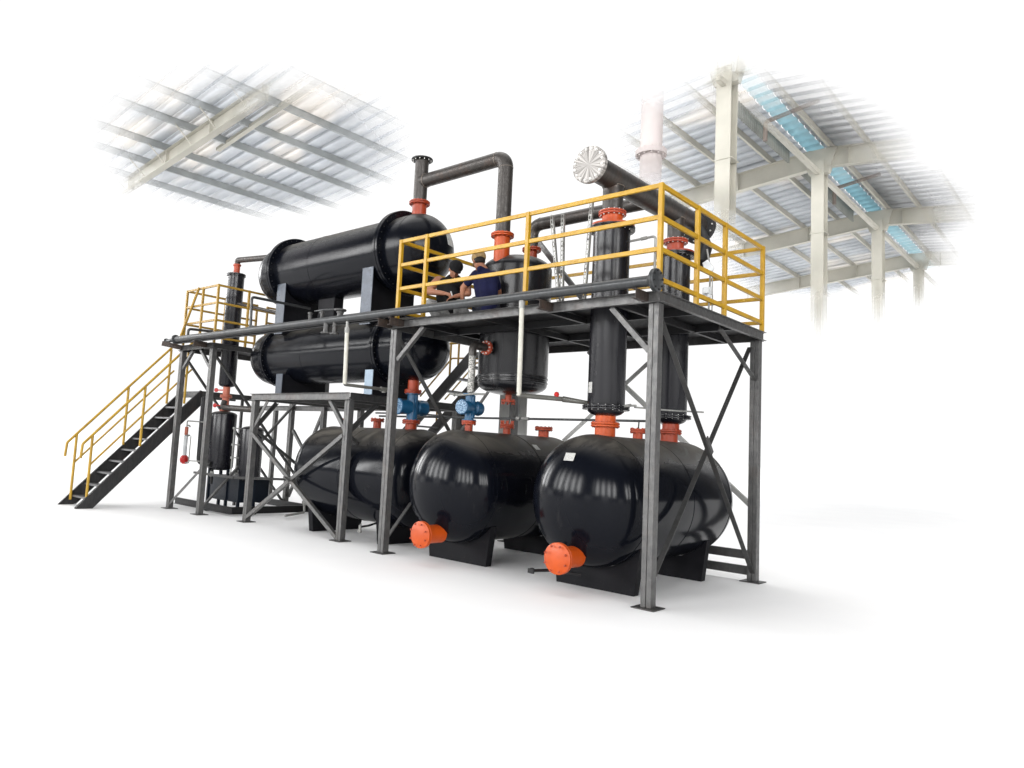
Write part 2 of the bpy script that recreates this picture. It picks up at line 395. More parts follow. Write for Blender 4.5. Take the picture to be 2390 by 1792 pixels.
def sheet(x0, x1, y0, y1, mat, name, pitch=.5):
    b = MB(); pr = []
    y = y0
    while y < y1:
        pr += [(y, .14), (y + pitch - .13, .14), (y + pitch - .125, .25), (y + pitch - .005, .25)]
        for k in range(1, 4): pass
        y += pitch
    vs = []
    for yy, dz in pr: vs += [(x0, yy, zr(x0) + dz), (x1, yy, zr(x1) + dz)]
    b.faces(vs, [(2 * i, 2 * i + 1, 2 * i + 3, 2 * i + 2) for i in range(len(pr) - 1)])
    o = b.build(name, mat, roof, smooth=10)
    s_ = o.modifiers.new('thickness', 'SOLIDIFY'); s_.thickness = .004
    return o
sheet(-21.5, -10.2, -2, 12, 'sheet', 'roof_sheet'); sheet(-11.5, -3.85, 8.2, 42, 'sheet', 'roof_sheet'); sheet(-3.34, 2.0, 8.2, 42, 'foil', 'roof_sheet')
sheet(-3.82, -3.36, 8.2, 42, 'skyl', 'skylight')
for y0, y1 in ((9.9, 16.2), (16.95, 23.2)):
    b = MB(); n = int((y1 - y0) / .15); pts = []
    for k in range(n): pts += [(y0 + k * .15, -4.09), (y0 + k * .15 + .08, -4.09), (y0 + k * .15 + .085, -4.05), (y0 + k * .15 + .145, -4.05)]
    vs = []
    for yy, xx in pts: vs += [(xx, yy, 10.80), (xx, yy, 11.27)]
    b.faces(vs, [(2 * i, 2 * i + 1, 2 * i + 3, 2 * i + 2) for i in range(len(pts) - 1)])
    o = b.build('corrugated_panel', 'louv', roof, smooth=10); o.modifiers.new('thickness', 'SOLIDIFY').thickness = .006
for y in (13.2, 19.6):
    MB().tube([(-3.75, y, 10.45), (-3.75, y, 11.0), (-2.35, y, 11.22)], .06, .12).build('rain_pipe', 'brownpipe', roof)
fp = thing('flue_pipe', 'pinkish flue pipe with a bolted joint fading out behind the platform', 'pipe', (-1.73, 3.0, 5.2))
MB().cyl((-1.73, 3, 5.2), (-1.73, 3, 8.2), .165, 32).build('pipe_shell', 'flue', fp)
MB().cyl((-1.73, 3, 6.11), (-1.73, 3, 6.19), .235, 32).bolts((-1.73, 3, 6.15), Z, .205, 12, .014, .13).build('flange', 'flue', fp)

# ------------------------------------------------------------------ helpers for plant parts
def flange_pair(root, o, a, rf, n, mat, gap=.006, th=.022, name='flange', bolt='bolt', br=.0085, bh=.072):
    o, a = V(o), V(a).normalized()
    b = MB()
    for s_ in (-1, 1):
        c = o + a * (s_ * (gap / 2 + th / 2)); b.lathe(c - a * (th / 2), a, [(rf - .004, 0), (rf, .004), (rf, th - .004), (rf - .004, th)], 40)
    b.cyl(o - a * gap, o + a * gap, rf * .8, 32)
    f = b.build(name, mat, root)
    MB().bolts(o, a, rf * .87, n, br, bh, .5).build('bolt_circle', bolt, f)
    return f
def knee(b, p, q, up): b.angle(p, q, .06, .007, up)
def box_leg(b, x, y, z0, z1, w=.116, d=.105):
    h = .0035
    b.box(x - w / 2, x - h, y - d / 2, y + d / 2, z0, z1).box(x + h, x + w / 2, y - d / 2, y + d / 2, z0, z1).box(x - h, x + h, y - d / 2 + .008, y + d / 2 - .008, z0, z1 - .002)
def plate(root, x, y, w=.25, z=0.0):
    return MB().box(x - w / 2, x + w / 2, y - w / 2, y + w / 2, z + .001, z + .013).build('base_plate', 'darksteel', root, .002)
def leg(root, x, y, z1, mat='steel', w=.116, d=.105, pw=.25):
    b = MB(); box_leg(b, x, y, .013, z1, w, d); o = b.build('leg', mat, root, .003)
    plate(o, x, y, pw); return o
def rails(root, segs, zs, mat, w=.032, h=.05):
    for p, q in segs:
        for z in zs:
            MB().bar((p[0], p[1], z), (q[0], q[1], z), w, h).build('rail', mat, root, .004)
def posts(root, pts, z0, z1, mat, w=.05):
    for x, y in pts: MB().box(x - w / 2, x + w / 2, y - w / 2, y + w / 2, z0, z1).build('post', mat, root, .004)

# ------------------------------------------------------------------ main platform
XL, D = -3.97, 2.75
pf = thing('steel_platform', 'raised steel platform on four tall legs above the storage tanks', 'platform', (-2, 1.4, 0))
leg(pf, 0, 0, 3.097); leg(pf, 0, D, 3.097); leg(pf, XL, 0.0, 3.097); leg(pf, XL, D, 3.097)
zb0, zb1 = 3.10, 3.212
for p, q, f in (((XL - .07, -.055, 3.156), (.065, -.055, 3.156), -1), ((.06, -.05, 3.156), (.06, D + .07, 3.156), -1), ((XL - .07, D + .06, 3.156), (.06, D + .06, 3.156), 1), ((XL - .065, -.05, 3.156), (XL - .065, D + .06, 3.156), 1)):
    MB().chan(p, q, .112, .05, .007, fl=f).build('deck_beam', 'steel' if p[1] < 0 else 'darksteel', pf, .002)
for y in (.75, 1.85): MB().chan((XL, y, 3.15), (.05, y, 3.15), .09, .045, .007).build('joist', 'blackmatte', pf)
for x in (-3.5, -2.35, -1.35, -.45): MB().bar((x, -.04, 3.14), (x, D + .05, 3.14), .05, .07).build('joist', 'blackmatte', pf)
MB().box(XL - .06, .05, -.045, D + .055, 3.197, 3.209).build('deck_plate', 'deck', pf)
for p, q, up in (((-.52, -.005, 3.10), (-.055, -.005, 2.60), Y), ((XL + .56, -.005, 3.10), (XL + .07, -.005, 2.66), Y), ((0.01, 1.60, 3.10), (0.01, D - .05, 2.60), X)):
    b = MB(); b.angle(p, q, .058, .008, up); b.build('knee_brace', 'steel', pf, .002)
b = MB(); b.angle((.012, .10, 2.97), (.012, D - .03, .13), .06, .008, X); b.build('cross_brace', 'darksteel', pf, .002)
b = MB(); b.angle((-.055, .07, .09), (-.055, D - .05, 2.99), .06, .008, X, -1); b.build('cross_brace', 'darksteel', pf, .002)
b = MB(); b.bar((.03, 1.22, 1.755), (.03, 1.38, 1.58), .085, .012, X); b.build('gusset_plate', 'darksteel', pf)
b = MB(); b.angle((XL, .09, 2.99), (XL, D - .06, .12), .07, .008, X); b.build('cross_brace', 'darksteel', pf, .002)
b = MB(); b.angle((XL - .07, .07, .10), (XL - .07, D - .06, 2.98), .06, .008, X, -1); b.build('cross_brace', 'steel', pf, .002)
MB().angle((-2.95, D, 1.68), (-1.3, D, 3.05), .06, .008, Y).build('cross_brace', 'greyplate', pf); MB().angle((-2.6, D + .07, 3.09), (-.06, D + .07, .95), .06, .008, Y).build('cross_brace', 'greyplate', pf)
for z in (.33, .133): MB().box(-1.4, -.06, D - .02, D + .02, z - .055, z + .055).build('rear_stretcher', 'darksteel', pf)
for x in (-.055, -1.255, -3.755, -3.995):
    MB().chan((x, -.33, 3.157), (x, -.06, 3.157), .105, .05, .007, fl=1).build('pipe_bracket', 'rust', pf, .002)

gr = thing('guard_railing', 'bright yellow guard railing round the big platform', 'railing', (-2, 1.4, 3.21))
HZ = (4.347, 4.005, 3.665, 3.345)
fy, by, rx, lx = -.047, 2.805, .05, -3.925
posts(gr, [(lx, fy), (-3.41, fy), (-1.685, fy), (rx, fy), (rx, .83), (rx, 1.59), (rx, by), (-2.25, by), (lx, by), (lx, 1.9)], 3.213, 4.372, 'yellow')
rails(gr, [((lx + .026, fy), (-3.436, fy)), ((-3.384, fy), (-1.711, fy)), ((-1.659, fy), (rx - .026, fy)), ((rx, fy + .026), (rx, .804)), ((rx, .856), (rx, 1.564)), ((rx, 1.616), (rx, by - .026)),
           ((rx - .026, by), (-2.224, by)), ((-2.276, by), (lx + .026, by)), ((lx, 1.874), (lx, fy + .026)), ((lx, by - .026), (lx, 1.926))], HZ, 'yellow')

# ------------------------------------------------------------------ tank stand under the condensers
ts = thing('tank_stand', 'braced steel stand carrying the lower black condenser', 'stand', (-6.45, 1.4, 0))
sx0, sx1, sy0, sy1 = -7.75, -5.15, .2, 2.62
for x, y in ((sx0, sy0), (sx1, sy0), (sx0, sy1), (sx1, sy1)): leg(ts, x, y, 2.118, w=.112, d=.1, pw=.24)
zc = 2.175
for p, q, f in (((sx0 - .06, sy0 - .05, zc), (sx1 + .06, sy0 - .05, zc), -1), ((sx1 + .06, sy0 - .045, zc), (sx1 + .06, sy1 + .05, zc), -1), ((sx0 - .06, sy1 + .05, zc), (sx1 + .06, sy1 + .05, zc), 1), ((sx0 - .06, sy0 - .045, zc), (sx0 - .06, sy1 + .05, zc), 1)):
    MB().chan(p, q, .112, .05, .007, fl=f).build('top_beam', 'steel' if p[1] == q[1] else 'darksteel', ts, .002)
for x in (-7.1, -5.8): MB().bar((x, sy0 - .03, 2.17), (x, sy1 + .04, 2.17), .06, .09).build('joist', 'darksteel', ts)
for p, q, up, fl_ in (((-7.80 + .06, sy0 - .03, 1.55), (-5.2, sy0 - .03, .05), Y, 1), ((-7.72, sy0 - .03, .07), (-5.2, sy0 - .03, 1.58), Y, -1)):
    MB().angle(p, q, .062, .008, up, fl_).build('cross_brace', 'steel', ts, .002)
MB().bar((-6.56, sy0 - .064, .86), (-6.40, sy0 - .064, .80), .012, .15, Y).build('gusset_plate', 'steel', ts)
MB().angle((-7.70, sy0, 1.66), (-7.34, sy0, 2.115), .06, .008, Y).build('knee_brace', 'steel', ts, .002)
MB().angle((-5.62, sy0, 2.115), (-5.2, sy0, 1.66), .06, .008, Y).build('knee_brace', 'steel', ts, .002)
MB().angle((sx1, sy0 + .05, 1.66), (sx1, .78, 2.115), .06, .008, X).build('knee_brace', 'darksteel', ts)
MB().angle((sx1 - .02, sy0 + .05, 1.6), (sx1 - .02, sy1 - .05, .12), .055, .008, X).build('cross_brace', 'darksteel', ts)
MB().angle((sx0, sy0 + .05, 1.6), (sx0, sy1 - .06, .15), .06, .008, X).build('cross_brace', 'darksteel', ts)
MB().angle((sx0, sy0 + .05, 1.66), (sx0, .64, 2.115), .06, .008, X).build('knee_brace', 'darksteel', ts)

# ------------------------------------------------------------------ left access platform with its railing
ap = thing('access_platform', 'narrow steel access platform standing over the small drums', 'platform', (-9.6, 1.3, 0))
ax0, ax1 = -10.19, -9.02
for x, y in ((ax0, 0), (ax1, 0), (ax0, 2.67), (ax1, 2.67)): leg(ap, x, y, 3.085, w=.105, d=.1, pw=.24)
for p, q, f in (((ax0 - .06, -.05, 3.135), (ax1 + .06, -.05, 3.135), -1), ((ax1 + .06, -.045, 3.135), (ax1 + .06, 2.72, 3.135), -1), ((ax0 - .06, 2.72, 3.135), (ax1 + .06, 2.72, 3.135), 1), ((ax0 - .06, -.045, 3.135), (ax0 - .06, 2.72, 3.135), 1)):
    MB().chan(p, q, .10, .05, .007, fl=f).build('deck_beam', 'darksteel', ap, .002)
MB().box(ax0 - .05, ax1 + .05, -.04, 2.71, 3.172, 3.184).build('deck_plate', 'deck', ap)
MB().chan((ax1 - .15, -.33, 3.155), (ax1 - .15, -.06, 3.155), .10, .05, .007).build('pipe_bracket', 'rust', ap); MB().bar((ax0 + .02, -.06, 3.15), (ax0 - .12, -.40, 3.20), .06, .09).build('pipe_bracket', 'rust', ap)
for p, q, up in (((ax0 + .42, -.005, 3.085), (ax0 + .05, -.005, 2.72), Y), ((ax1 - .46, -.005, 3.085), (ax1 - .05, -.005, 2.72), Y)):
    MB().angle(p, q, .055, .008, up).build('knee_brace', 'steel', ap, .002)
MB().angle((ax0, .07, 2.97), (ax0, 2.62, .08), .06, .008, X).build('cross_brace', 'darksteel', ap)
MB().angle((ax1, .07, 2.96), (ax1, 2.62, .12), .06, .008, X).build('cross_brace', 'darksteel', ap)
MB().angle((ax1 - .06, .06, .09), (ax1 - .06, 2.62, 2.9), .06, .008, X, -1).build('cross_brace', 'steel', ap)
MB().angle((ax0 + .06, -.01, .10), (ax1 - .06, -.01, .80), .055, .008, Y).build('cross_brace', 'steel', ap)
MB().angle((ax0 + .1, 2.67, 1.66), (ax1 - .06, 2.67, .70), .055, .008, Y).build('cross_brace', 'steel', ap)
MB().angle((ax0 + .06, 2.70, .2), (ax1 - .06, 2.70, 2.1), .055, .008, Y, -1).build('cross_brace', 'steel', ap)
MB().chan((ax0 - 1.4, 2.70, 2.15), (ax1 + .75, 2.70, 2.15), .11, .05, .007, fl=-1).build('walkway_beam', 'steel', ap); MB().box(ax0 - 1.4, ax1 + .75, 2.75, 3.4, 2.16, 2.20).build('walkway_plate', 'darksteel', ap)
b = MB(); b.box(-10.92, -10.83, 2.66, 2.75, .0, 2.095); b.build('leg', 'steel', ap, .003)
ar = thing('guard_railing', 'dull yellow railing round the narrow platform by the stairs', 'railing', (-9.6, 1.3, 3.18))
AZ = (4.30, 3.965, 3.63, 3.30); l0, l1 = -10.24, -9.03
posts(ar, [(l0, 0), (-9.6, 0), (l1, 0), (l1, .66), (l1, 1.5), (l1, 2.69), (l0, .85), (l0, 1.6), (l0, 1.86), (l0, 2.69)], 3.185, 4.322, 'yellowdull', .042)
rails(ar, [((l0 + .022, 0), (-9.622, 0)), ((-9.578, 0), (l1 - .022, 0)), ((l1, .022), (l1, .638)), ((l1, .682), (l1, 1.478)), ((l1, 1.522), (l1, 2.668)), ((l0, .022), (l0, .828)), ((l0, .872), (l0, 1.578)), ((l0, 1.882), (l0, 2.668)), ((l0 + .022, 2.69), (l1 - .022, 2.69))], AZ, 'yellowdull', .03, .04)
MB().tube([(-9.70, -.045, 4.31), (-10.27, -.045, 3.40)], .026, .05, 12).build('slanting_bar', 'yellowdull', ar)

# ------------------------------------------------------------------ left staircase
sw = thing('staircase', 'steep black steel staircase with two yellow handrails at the left end', 'stairs', (-10.85, -.7, 0))
xs = (-11.30, -10.45)
slope = 1.085; yf = -1.66
for x in xs:
    b = MB()
    y1, z1 = .52, (.52 - yf) * slope
    pts = [(yf, 0.003), (yf + .31, 0.003), (y1 + .10, z1 - .30), (y1 + .10, z1 - .02), (y1 + .06, z1)]
    vs = [(x + s_, a, c) for s_ in (-.006, .006) for a, c in pts]; n = len(pts)
    b.faces(vs, [tuple(range(n)), tuple(range(n, 2 * n))[::-1]] + [(i, (i + 1) % n, n + (i + 1) % n, n + i) for i in range(n)])
    sgn = 1 if x < -10.9 else -1
    for k in (0, 1):
        y_a, z_a = (yf, .012) if k == 0 else (yf + .31, .010); y_b, z_b = (y1 + .06, z1 - .004) if k == 0 else (y1 + .10, z1 - .30)
        b.bar((x + sgn * .024, y_a, z_a), (x + sgn * .024, y_b, z_b), .036, .008)
    b.build('stringer', 'stairsteel', sw)
for k in range(9):
    z = .185 + k * .2265; y = yf + .155 + z / slope
    b = MB(); b.box(xs[0] + .008, xs[1] - .008, y - .085, y + .105, z - .004, z + .004).box(xs[0] + .008, xs[1] - .008, y - .093, y - .085, z - .03, z + .004).box(xs[0] + .008, xs[1] - .008, y + .105, y + .112, z - .03, z + .004)
    b.build('tread', 'tread', sw)
b = MB(); b.chan((xs[1], .60, 2.29), (xs[1], 1.9, 2.30), .11, .05, .007).chan((xs[0], .60, 2.29), (xs[0], 1.9, 2.30), .11, .05, .007).box(xs[0], xs[1], .62, 1.9, 2.345, 2.353)
b.bar((xs[0] + .06, .605, 2.28), (xs[1] - .06, .605, 2.28), .05, .12).build('landing', 'darksteel', sw)
MB().box(xs[1] - .05, xs[1], 1.55, 1.6, .0, 2.24).build('landing_post', 'darksteel', sw)
for x in (-11.25, -10.49):
    h = MB(); off = 1.13
    def lz(y): return (y - yf) * slope
    ya, yb = -1.62, .02
    h.tube([(x, ya - .02, lz(ya) + off - .02 - .33), (x, ya, lz(ya) + off + .0), (x, yb, lz(yb) + off + .02), (x, yb + .5, lz(yb) + off + .5)] if False else [(x, ya - .015, lz(ya) + off - .26), (x, ya, lz(ya) + off + .0), (x, yb + .35, lz(yb + .35) + off + .03)], .024, .07, 12)
    hr = h.build('handrail', 'yellowstair', sw)
    MB().tube([(x, -1.455, lz(-1.455) + .58), (x, .36, lz(.36) + .58)], .018, .05, 10).build('middle_rail', 'yellowstair', hr)
    for y in (-1.46, -.56, .26):
        MB().tube([(x, y, lz(y) - .02 if y > -1.4 else .10), (x, y, lz(y) + off)], .025, .05, 10).build('post', 'yellowstair', hr)

# ------------------------------------------------------------------ rear staircase (behind the valves)
rs = thing('staircase', 'dark steel staircase climbing behind the blue valves to the big platform', 'stairs', (-6.5, 3.2, 0))
rsl = .90
def rz_(x): return 3.08 + (x + 5.2) * rsl
for y in (2.93, 3.62): MB().bar((-8.55, y, rz_(-8.55) + .07), (-5.1, y, rz_(-5.1)), .05, .19).build('stringer', 'stairsteel', rs)
for k in range(13):
    x = -8.35 + k * .25; MB().box(x - .1, x + .1, 2.96, 3.59, rz_(x) + .02, rz_(x) + .05).build('tread', 'tread', rs)
MB().box(-5.15, -4.0, 2.86, 3.66, 3.10, 3.20).build('landing', 'darksteel', rs)
for y in (2.93, 3.62):
    hr = MB().tube([(-8.3, y, rz_(-8.3) + .5), (-5.70, y, rz_(-5.7) + .78), (-5.62, y, 3.40), (-4.7, y, 3.42)], .02, .05, 10).build('handrail', 'yellowdull', rs)
    MB().tube([(-6.4, y, rz_(-6.4) + .42), (-5.62, y, rz_(-5.62) + .42), (-4.9, y, 3.10)], .016, .05, 8).build('middle_rail', 'yellowdull', hr)
    for x in (-7.6, -6.6, -5.66, -5.46): MB().tube([(x, y, rz_(x)), (x, y, min(3.41, rz_(x) + .72))], .02, .05, 8).build('post', 'yellowdull', hr)
hp = thing('steel_post', 'wide grey steel post standing between the reactor and the middle tank', 'post', (-4.48, 3.5, 0))
MB().box(-4.80, -4.30, 3.52, 3.54, .0, 2.55).box(-4.56, -4.54, 3.40, 3.515, 0, 2.55).box(-4.80, -4.56, 3.38, 3.40, 0, 2.55).box(-4.40, -4.17, 3.38, 3.40, 0, 2.05).build('web', 'greyplate', hp)
dp = thing('control_cabinet', 'dark cabinet standing half hidden behind the second blue valve', 'cabinet', (-5.2, 2.95, 0))
MB().box(-5.40, -5.12, 2.80, 3.05, 0, 2.10).build('body', 'blackmatte', dp, .01)

# ------------------------------------------------------------------ storage tanks
def ell(r, h, n=10, back=False):
    a = [(r * math.cos(math.pi / 2 * (1 - i / n)), -h * math.sin(math.pi / 2 * (1 - i / n))) for i in range(n + 1)]
    return a                                                              # from the tip to the rim
def vessel_prof(L, r, h0, h1, n=12):
    p = ell(r, h0, n); q = [(a, L - b) for a, b in ell(r, h1, n)][::-1]
    return p + q
def tank(label, o, axis, L, r=.737, h=.44):
    o, a = V(o), V(axis); root = thing('storage_tank', label, 'tank', (o.x, o.y, 0), 'black storage tanks on the floor')
    b = MB(); b.lathe(o, a, vessel_prof(L, r, h, h), 96); sh = b.build('shell', 'tank', root, smooth=60)
    w = MB()
    for s_ in (0, L * .5, L): MB().torus(o + a * s_, a, r - .001, .0055, 96, 6).build('weld_seam', 'tank', sh)
    side = Z.cross(a)
    for s_ in (.17, L - .25):
        b = MB(); c = o + a * s_; hw, tw, th = .50, .60, .055
        n = 14; top = []
        phi = math.radians(50)
        for i in range(n + 1):
            f = -phi + 2 * phi * i / n; top.append((r * 1.004 * math.sin(f), -r * 1.004 * math.cos(f)))
        prof = [(-hw, -o.z + .002), (hw, -o.z + .002)] + top[::-1]
        vs = [c + a * (k * th) + side * x + Z * z for k in (-1, 1) for x, z in prof]; m_ = len(prof)
        b.faces(vs, [tuple(range(m_)), tuple(range(m_, 2 * m_))[::-1]] + [(i, (i + 1) % m_, m_ + (i + 1) % m_, m_ + i) for i in range(m_)])
        b.build('saddle', 'saddle', root)
    return root
def nozzle(root, base, top, r, rf, n, mat='orange', name='nozzle', zf=None, bolt='redprimer', fl=True):
    base, top = V(base), V(top); a = (top - base).normalized()
    k = MB().cyl(base, top, r, 28).build(name, mat, root)
    if fl: flange_pair(k, zf or top, a, rf, n, mat, bolt=bolt)
    return k
TZ = .988
def front_outlet(root, x):
    o = MB(); c = V((x, -.07, .385)); e = V((x, -.30, .385))
    o.cyl(c + V((0, .12, 0)), e, .115, 32); o.lathe(e, -Y, [(.16, 0), (.166, .004), (.166, .022), (.16, .026)], 48); o.lathe(e + V((0, .032, 0)), -Y, [(.15, 0), (.166, .004), (.166, .02), (.16, .024)], 48)
    k = o.build('outlet_nozzle', 'orangebright', root, label='bright orange blanked outlet low on the domed end')
    b = MB()
    for i in range(8):
        a = 2 * math.pi * (i + .5) / 8; q = e + V((.138 * math.cos(a), -.054, .138 * math.sin(a))); MB().lathe(q, -Y, [(.013, 0), (.013, .010), (.008, .016), (0, .017)], 10).build('bolt', 'orange', k)
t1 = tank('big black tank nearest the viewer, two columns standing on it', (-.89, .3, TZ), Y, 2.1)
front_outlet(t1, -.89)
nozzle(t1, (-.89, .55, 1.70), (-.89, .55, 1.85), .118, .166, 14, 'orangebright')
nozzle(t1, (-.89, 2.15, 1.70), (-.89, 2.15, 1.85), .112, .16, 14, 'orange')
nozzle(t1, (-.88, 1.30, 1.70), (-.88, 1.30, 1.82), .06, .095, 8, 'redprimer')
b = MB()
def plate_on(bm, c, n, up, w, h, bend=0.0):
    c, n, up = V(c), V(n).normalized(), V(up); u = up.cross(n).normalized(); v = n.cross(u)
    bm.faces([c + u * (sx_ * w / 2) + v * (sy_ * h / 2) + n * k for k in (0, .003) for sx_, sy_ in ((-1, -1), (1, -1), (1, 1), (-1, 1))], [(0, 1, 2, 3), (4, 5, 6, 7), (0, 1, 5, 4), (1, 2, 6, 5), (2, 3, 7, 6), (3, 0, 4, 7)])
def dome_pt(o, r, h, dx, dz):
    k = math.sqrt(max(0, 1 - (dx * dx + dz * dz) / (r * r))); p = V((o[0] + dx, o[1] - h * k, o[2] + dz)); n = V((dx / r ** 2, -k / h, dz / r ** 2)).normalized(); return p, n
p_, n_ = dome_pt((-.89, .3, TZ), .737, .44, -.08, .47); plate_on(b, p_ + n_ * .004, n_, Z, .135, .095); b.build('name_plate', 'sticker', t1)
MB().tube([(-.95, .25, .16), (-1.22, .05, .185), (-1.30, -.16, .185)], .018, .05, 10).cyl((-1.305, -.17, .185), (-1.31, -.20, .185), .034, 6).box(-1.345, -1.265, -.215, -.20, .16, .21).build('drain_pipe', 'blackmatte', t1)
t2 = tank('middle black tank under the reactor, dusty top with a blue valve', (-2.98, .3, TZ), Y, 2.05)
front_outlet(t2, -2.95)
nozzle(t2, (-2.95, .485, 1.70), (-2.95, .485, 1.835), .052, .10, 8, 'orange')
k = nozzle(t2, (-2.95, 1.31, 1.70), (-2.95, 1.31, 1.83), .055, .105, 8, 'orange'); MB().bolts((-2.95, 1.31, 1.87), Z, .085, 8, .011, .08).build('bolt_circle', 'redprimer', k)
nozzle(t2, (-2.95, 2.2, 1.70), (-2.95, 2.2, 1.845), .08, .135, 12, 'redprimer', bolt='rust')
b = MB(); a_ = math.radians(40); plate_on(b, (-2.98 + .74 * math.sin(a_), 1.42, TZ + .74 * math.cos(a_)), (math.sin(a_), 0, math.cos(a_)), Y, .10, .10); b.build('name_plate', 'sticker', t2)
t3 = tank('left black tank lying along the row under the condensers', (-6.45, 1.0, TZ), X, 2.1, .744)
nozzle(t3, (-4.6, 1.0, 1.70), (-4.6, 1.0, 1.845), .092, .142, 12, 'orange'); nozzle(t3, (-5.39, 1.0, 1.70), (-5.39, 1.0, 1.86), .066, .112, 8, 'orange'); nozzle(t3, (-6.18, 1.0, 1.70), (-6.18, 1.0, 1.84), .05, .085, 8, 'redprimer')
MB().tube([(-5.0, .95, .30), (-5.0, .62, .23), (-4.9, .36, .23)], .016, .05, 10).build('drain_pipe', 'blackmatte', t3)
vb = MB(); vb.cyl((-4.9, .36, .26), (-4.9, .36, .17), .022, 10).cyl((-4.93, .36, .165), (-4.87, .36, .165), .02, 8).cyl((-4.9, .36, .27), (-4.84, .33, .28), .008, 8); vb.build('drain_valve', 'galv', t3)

# ------------------------------------------------------------------ condensers
def condenser(label, z, r, xR, xL, xr_, hr, xl_, hl, rf, y=1.0):
    root = thing('condenser', label, 'condenser', ((xR + xL) / 2, y, z - r), 'stacked horizontal condensers')
    o = V((xl_, y, z)); L = xr_ - xl_
    sh = MB().lathe(o, X, vessel_prof(L, r, hl, hr), 96).build('shell', 'cond', root, smooth=60)
    for xw in (xr_, (xR + xL) / 2 - .4): MB().torus((xw, y, z), X, r - .001, .005, 96, 6).build('weld_seam', 'cond', sh)
    for x in (xR, xL):
        f = MB()
        for s_ in (-1, 1): f.lathe((x + s_ * .028 - .024, y, z), X, [(r - .02, 0), (rf - .006, 0), (rf, .006), (rf, .042), (rf - .006, .048), (r - .02, .048)], 96, False)
        fo = f.build('flange', 'cond', root); MB().bolts((x, y, z), X, r + (rf - r) * .55, 36, .011, .135, .2).build('bolt_circle', 'blackmatte', fo)
    return root
def cradle(root, x, y, zt, zbot, r, zc_, w=.26, mat='saddle', fp='saddleplate'):
    """saddle with its pale front flange plate"""
    b = MB(); hw = .49; th = .05
    phi = math.acos(max(-1, min(1, (zc_ - zt) / r))) if zc_ > zt else math.radians(85)
    n = 14; top = [(r * 1.004 * math.sin(-phi + 2 * phi * i / n), zc_ - r * 1.004 * math.cos(-phi + 2 * phi * i / n)) for i in range(n + 1)]
    prof = [(-hw, zbot), (hw, zbot)] + ([(hw, zt)] if hw > abs(top[-1][0]) else []) + top[::-1] + ([(-hw, zt)] if hw > abs(top[0][0]) else [])
    vs = [(x + k * th, y + a, c) for k in (-1, 1) for a, c in prof]; m_ = len(prof)
    b.faces(vs, [tuple(range(m_)), tuple(range(m_, 2 * m_))[::-1]] + [(i, (i + 1) % m_, m_ + (i + 1) % m_, m_ + i) for i in range(m_)])
    s_ = b.build('saddle', mat, root)
    MB().box(x - w / 2, x + w / 2, y - hw - .014, y - hw - .002, zbot, zt).build('front_plate', fp, s_)
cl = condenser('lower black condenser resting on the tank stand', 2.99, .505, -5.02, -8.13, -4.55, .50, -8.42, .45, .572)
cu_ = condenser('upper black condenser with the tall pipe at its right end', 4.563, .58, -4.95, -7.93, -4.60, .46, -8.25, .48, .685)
for x in (-7.53, -5.09): cradle(cl, x, 1.0, 2.62, 2.232, .505, 2.99, .19, fp='paleplate' if x > -6 else 'saddleplate')
for x in (-7.68, -5.28): cradle(cu_, x, 1.0, 4.27, 3.35, .58, 4.563, .26)
MB().box(-7.08, -6.62, .9, 1.1, 3.47, 4.02).build('support_block', 'saddle', cu_)
nozzle(cl, (-4.6, 1.0, 2.52), (-4.6, 1.0, 2.315), .088, .135, 10, 'orange')
k = nozzle(cu_, (-4.71, 1.0, 5.10), (-4.71, 1.0, 5.355), .116, .168, 16, 'orange')
b = MB(); n_ = V((.9, -.1, .28)); plate_on(b, (-4.19, 1.20, 4.72), (.93, .25, .25), Z, .16, .20); b.build('name_plate', 'sticker', cu_)

# vapour pipe from the upper condenser over to the reactor
vp = thing('vapour_pipe', 'raw dark steel pipe arching from the upper condenser to the reactor', 'pipe', (-3.8, 1.0, 5.4))
PX_, RX_ = -4.71, -2.95
MB().cyl((PX_, 1.0, 5.366), (PX_, 1.0, 6.07), .109, 40).build('riser', 'pipe', vp)
tf = MB().lathe((PX_, 1.0, 6.065), Z, [(.17, 0), (.174, .004), (.174, .022), (.17, .026)], 40).build('top_flange', 'blackmatte', vp); MB().bolts((PX_, 1.0, 6.078), Z, .148, 12, .009, .06).build('bolt_circle', 'bolt', tf)
pa = MB().tube([(PX_ + .02, 1.0, 5.712), (RX_, 1.0, 5.712), (RX_, 1.0, 4.56)], .107, .16, 40).build('arm', 'pipe', vp, smooth=60)
w = MB(); w.torus((PX_ + .118, 1.0, 5.712), X, .108, .006, 40, 6).torus((RX_ - .16, 1.0, 5.712), X, .107, .004, 40, 6).torus((RX_, 1.0, 5.552), Z, .107, .004, 40, 6); w.build('weld_bead', 'weld', pa)

# ------------------------------------------------------------------ reactor
px, py, pr_ = -2.95, 1.38, .505
rk = thing('reactor', 'fat black upright reactor passing down through the big platform', 'reactor', (px, py, 2.3))
prof = [(0, 2.275)] + [(pr_ * .985 * math.sin(math.pi / 2 * i / 10), 2.43 - .155 * math.cos(math.pi / 2 * i / 10)) for i in range(1, 11)]
prof += [(pr_ * .985, 2.445), (pr_ * 1.005, 2.455), (pr_ * 1.005, 2.475), (pr_ * .985, 2.485), (pr_ * .985, 2.50), (pr_ * 1.012, 2.51), (pr_ * 1.012, 2.535), (pr_ * .992, 2.545), (pr_ * .992, 2.56), (pr_, 2.57), (pr_, 4.10)]
prof += [(pr_ * math.cos(math.pi / 2 * i / 12), 4.10 + .22 * math.sin(math.pi / 2 * i / 12)) for i in range(1, 12)] + [(0, 4.32)]
MB().lathe((px, py, 0), Z, prof, 96).build('shell', 'pot', rk, smooth=45)
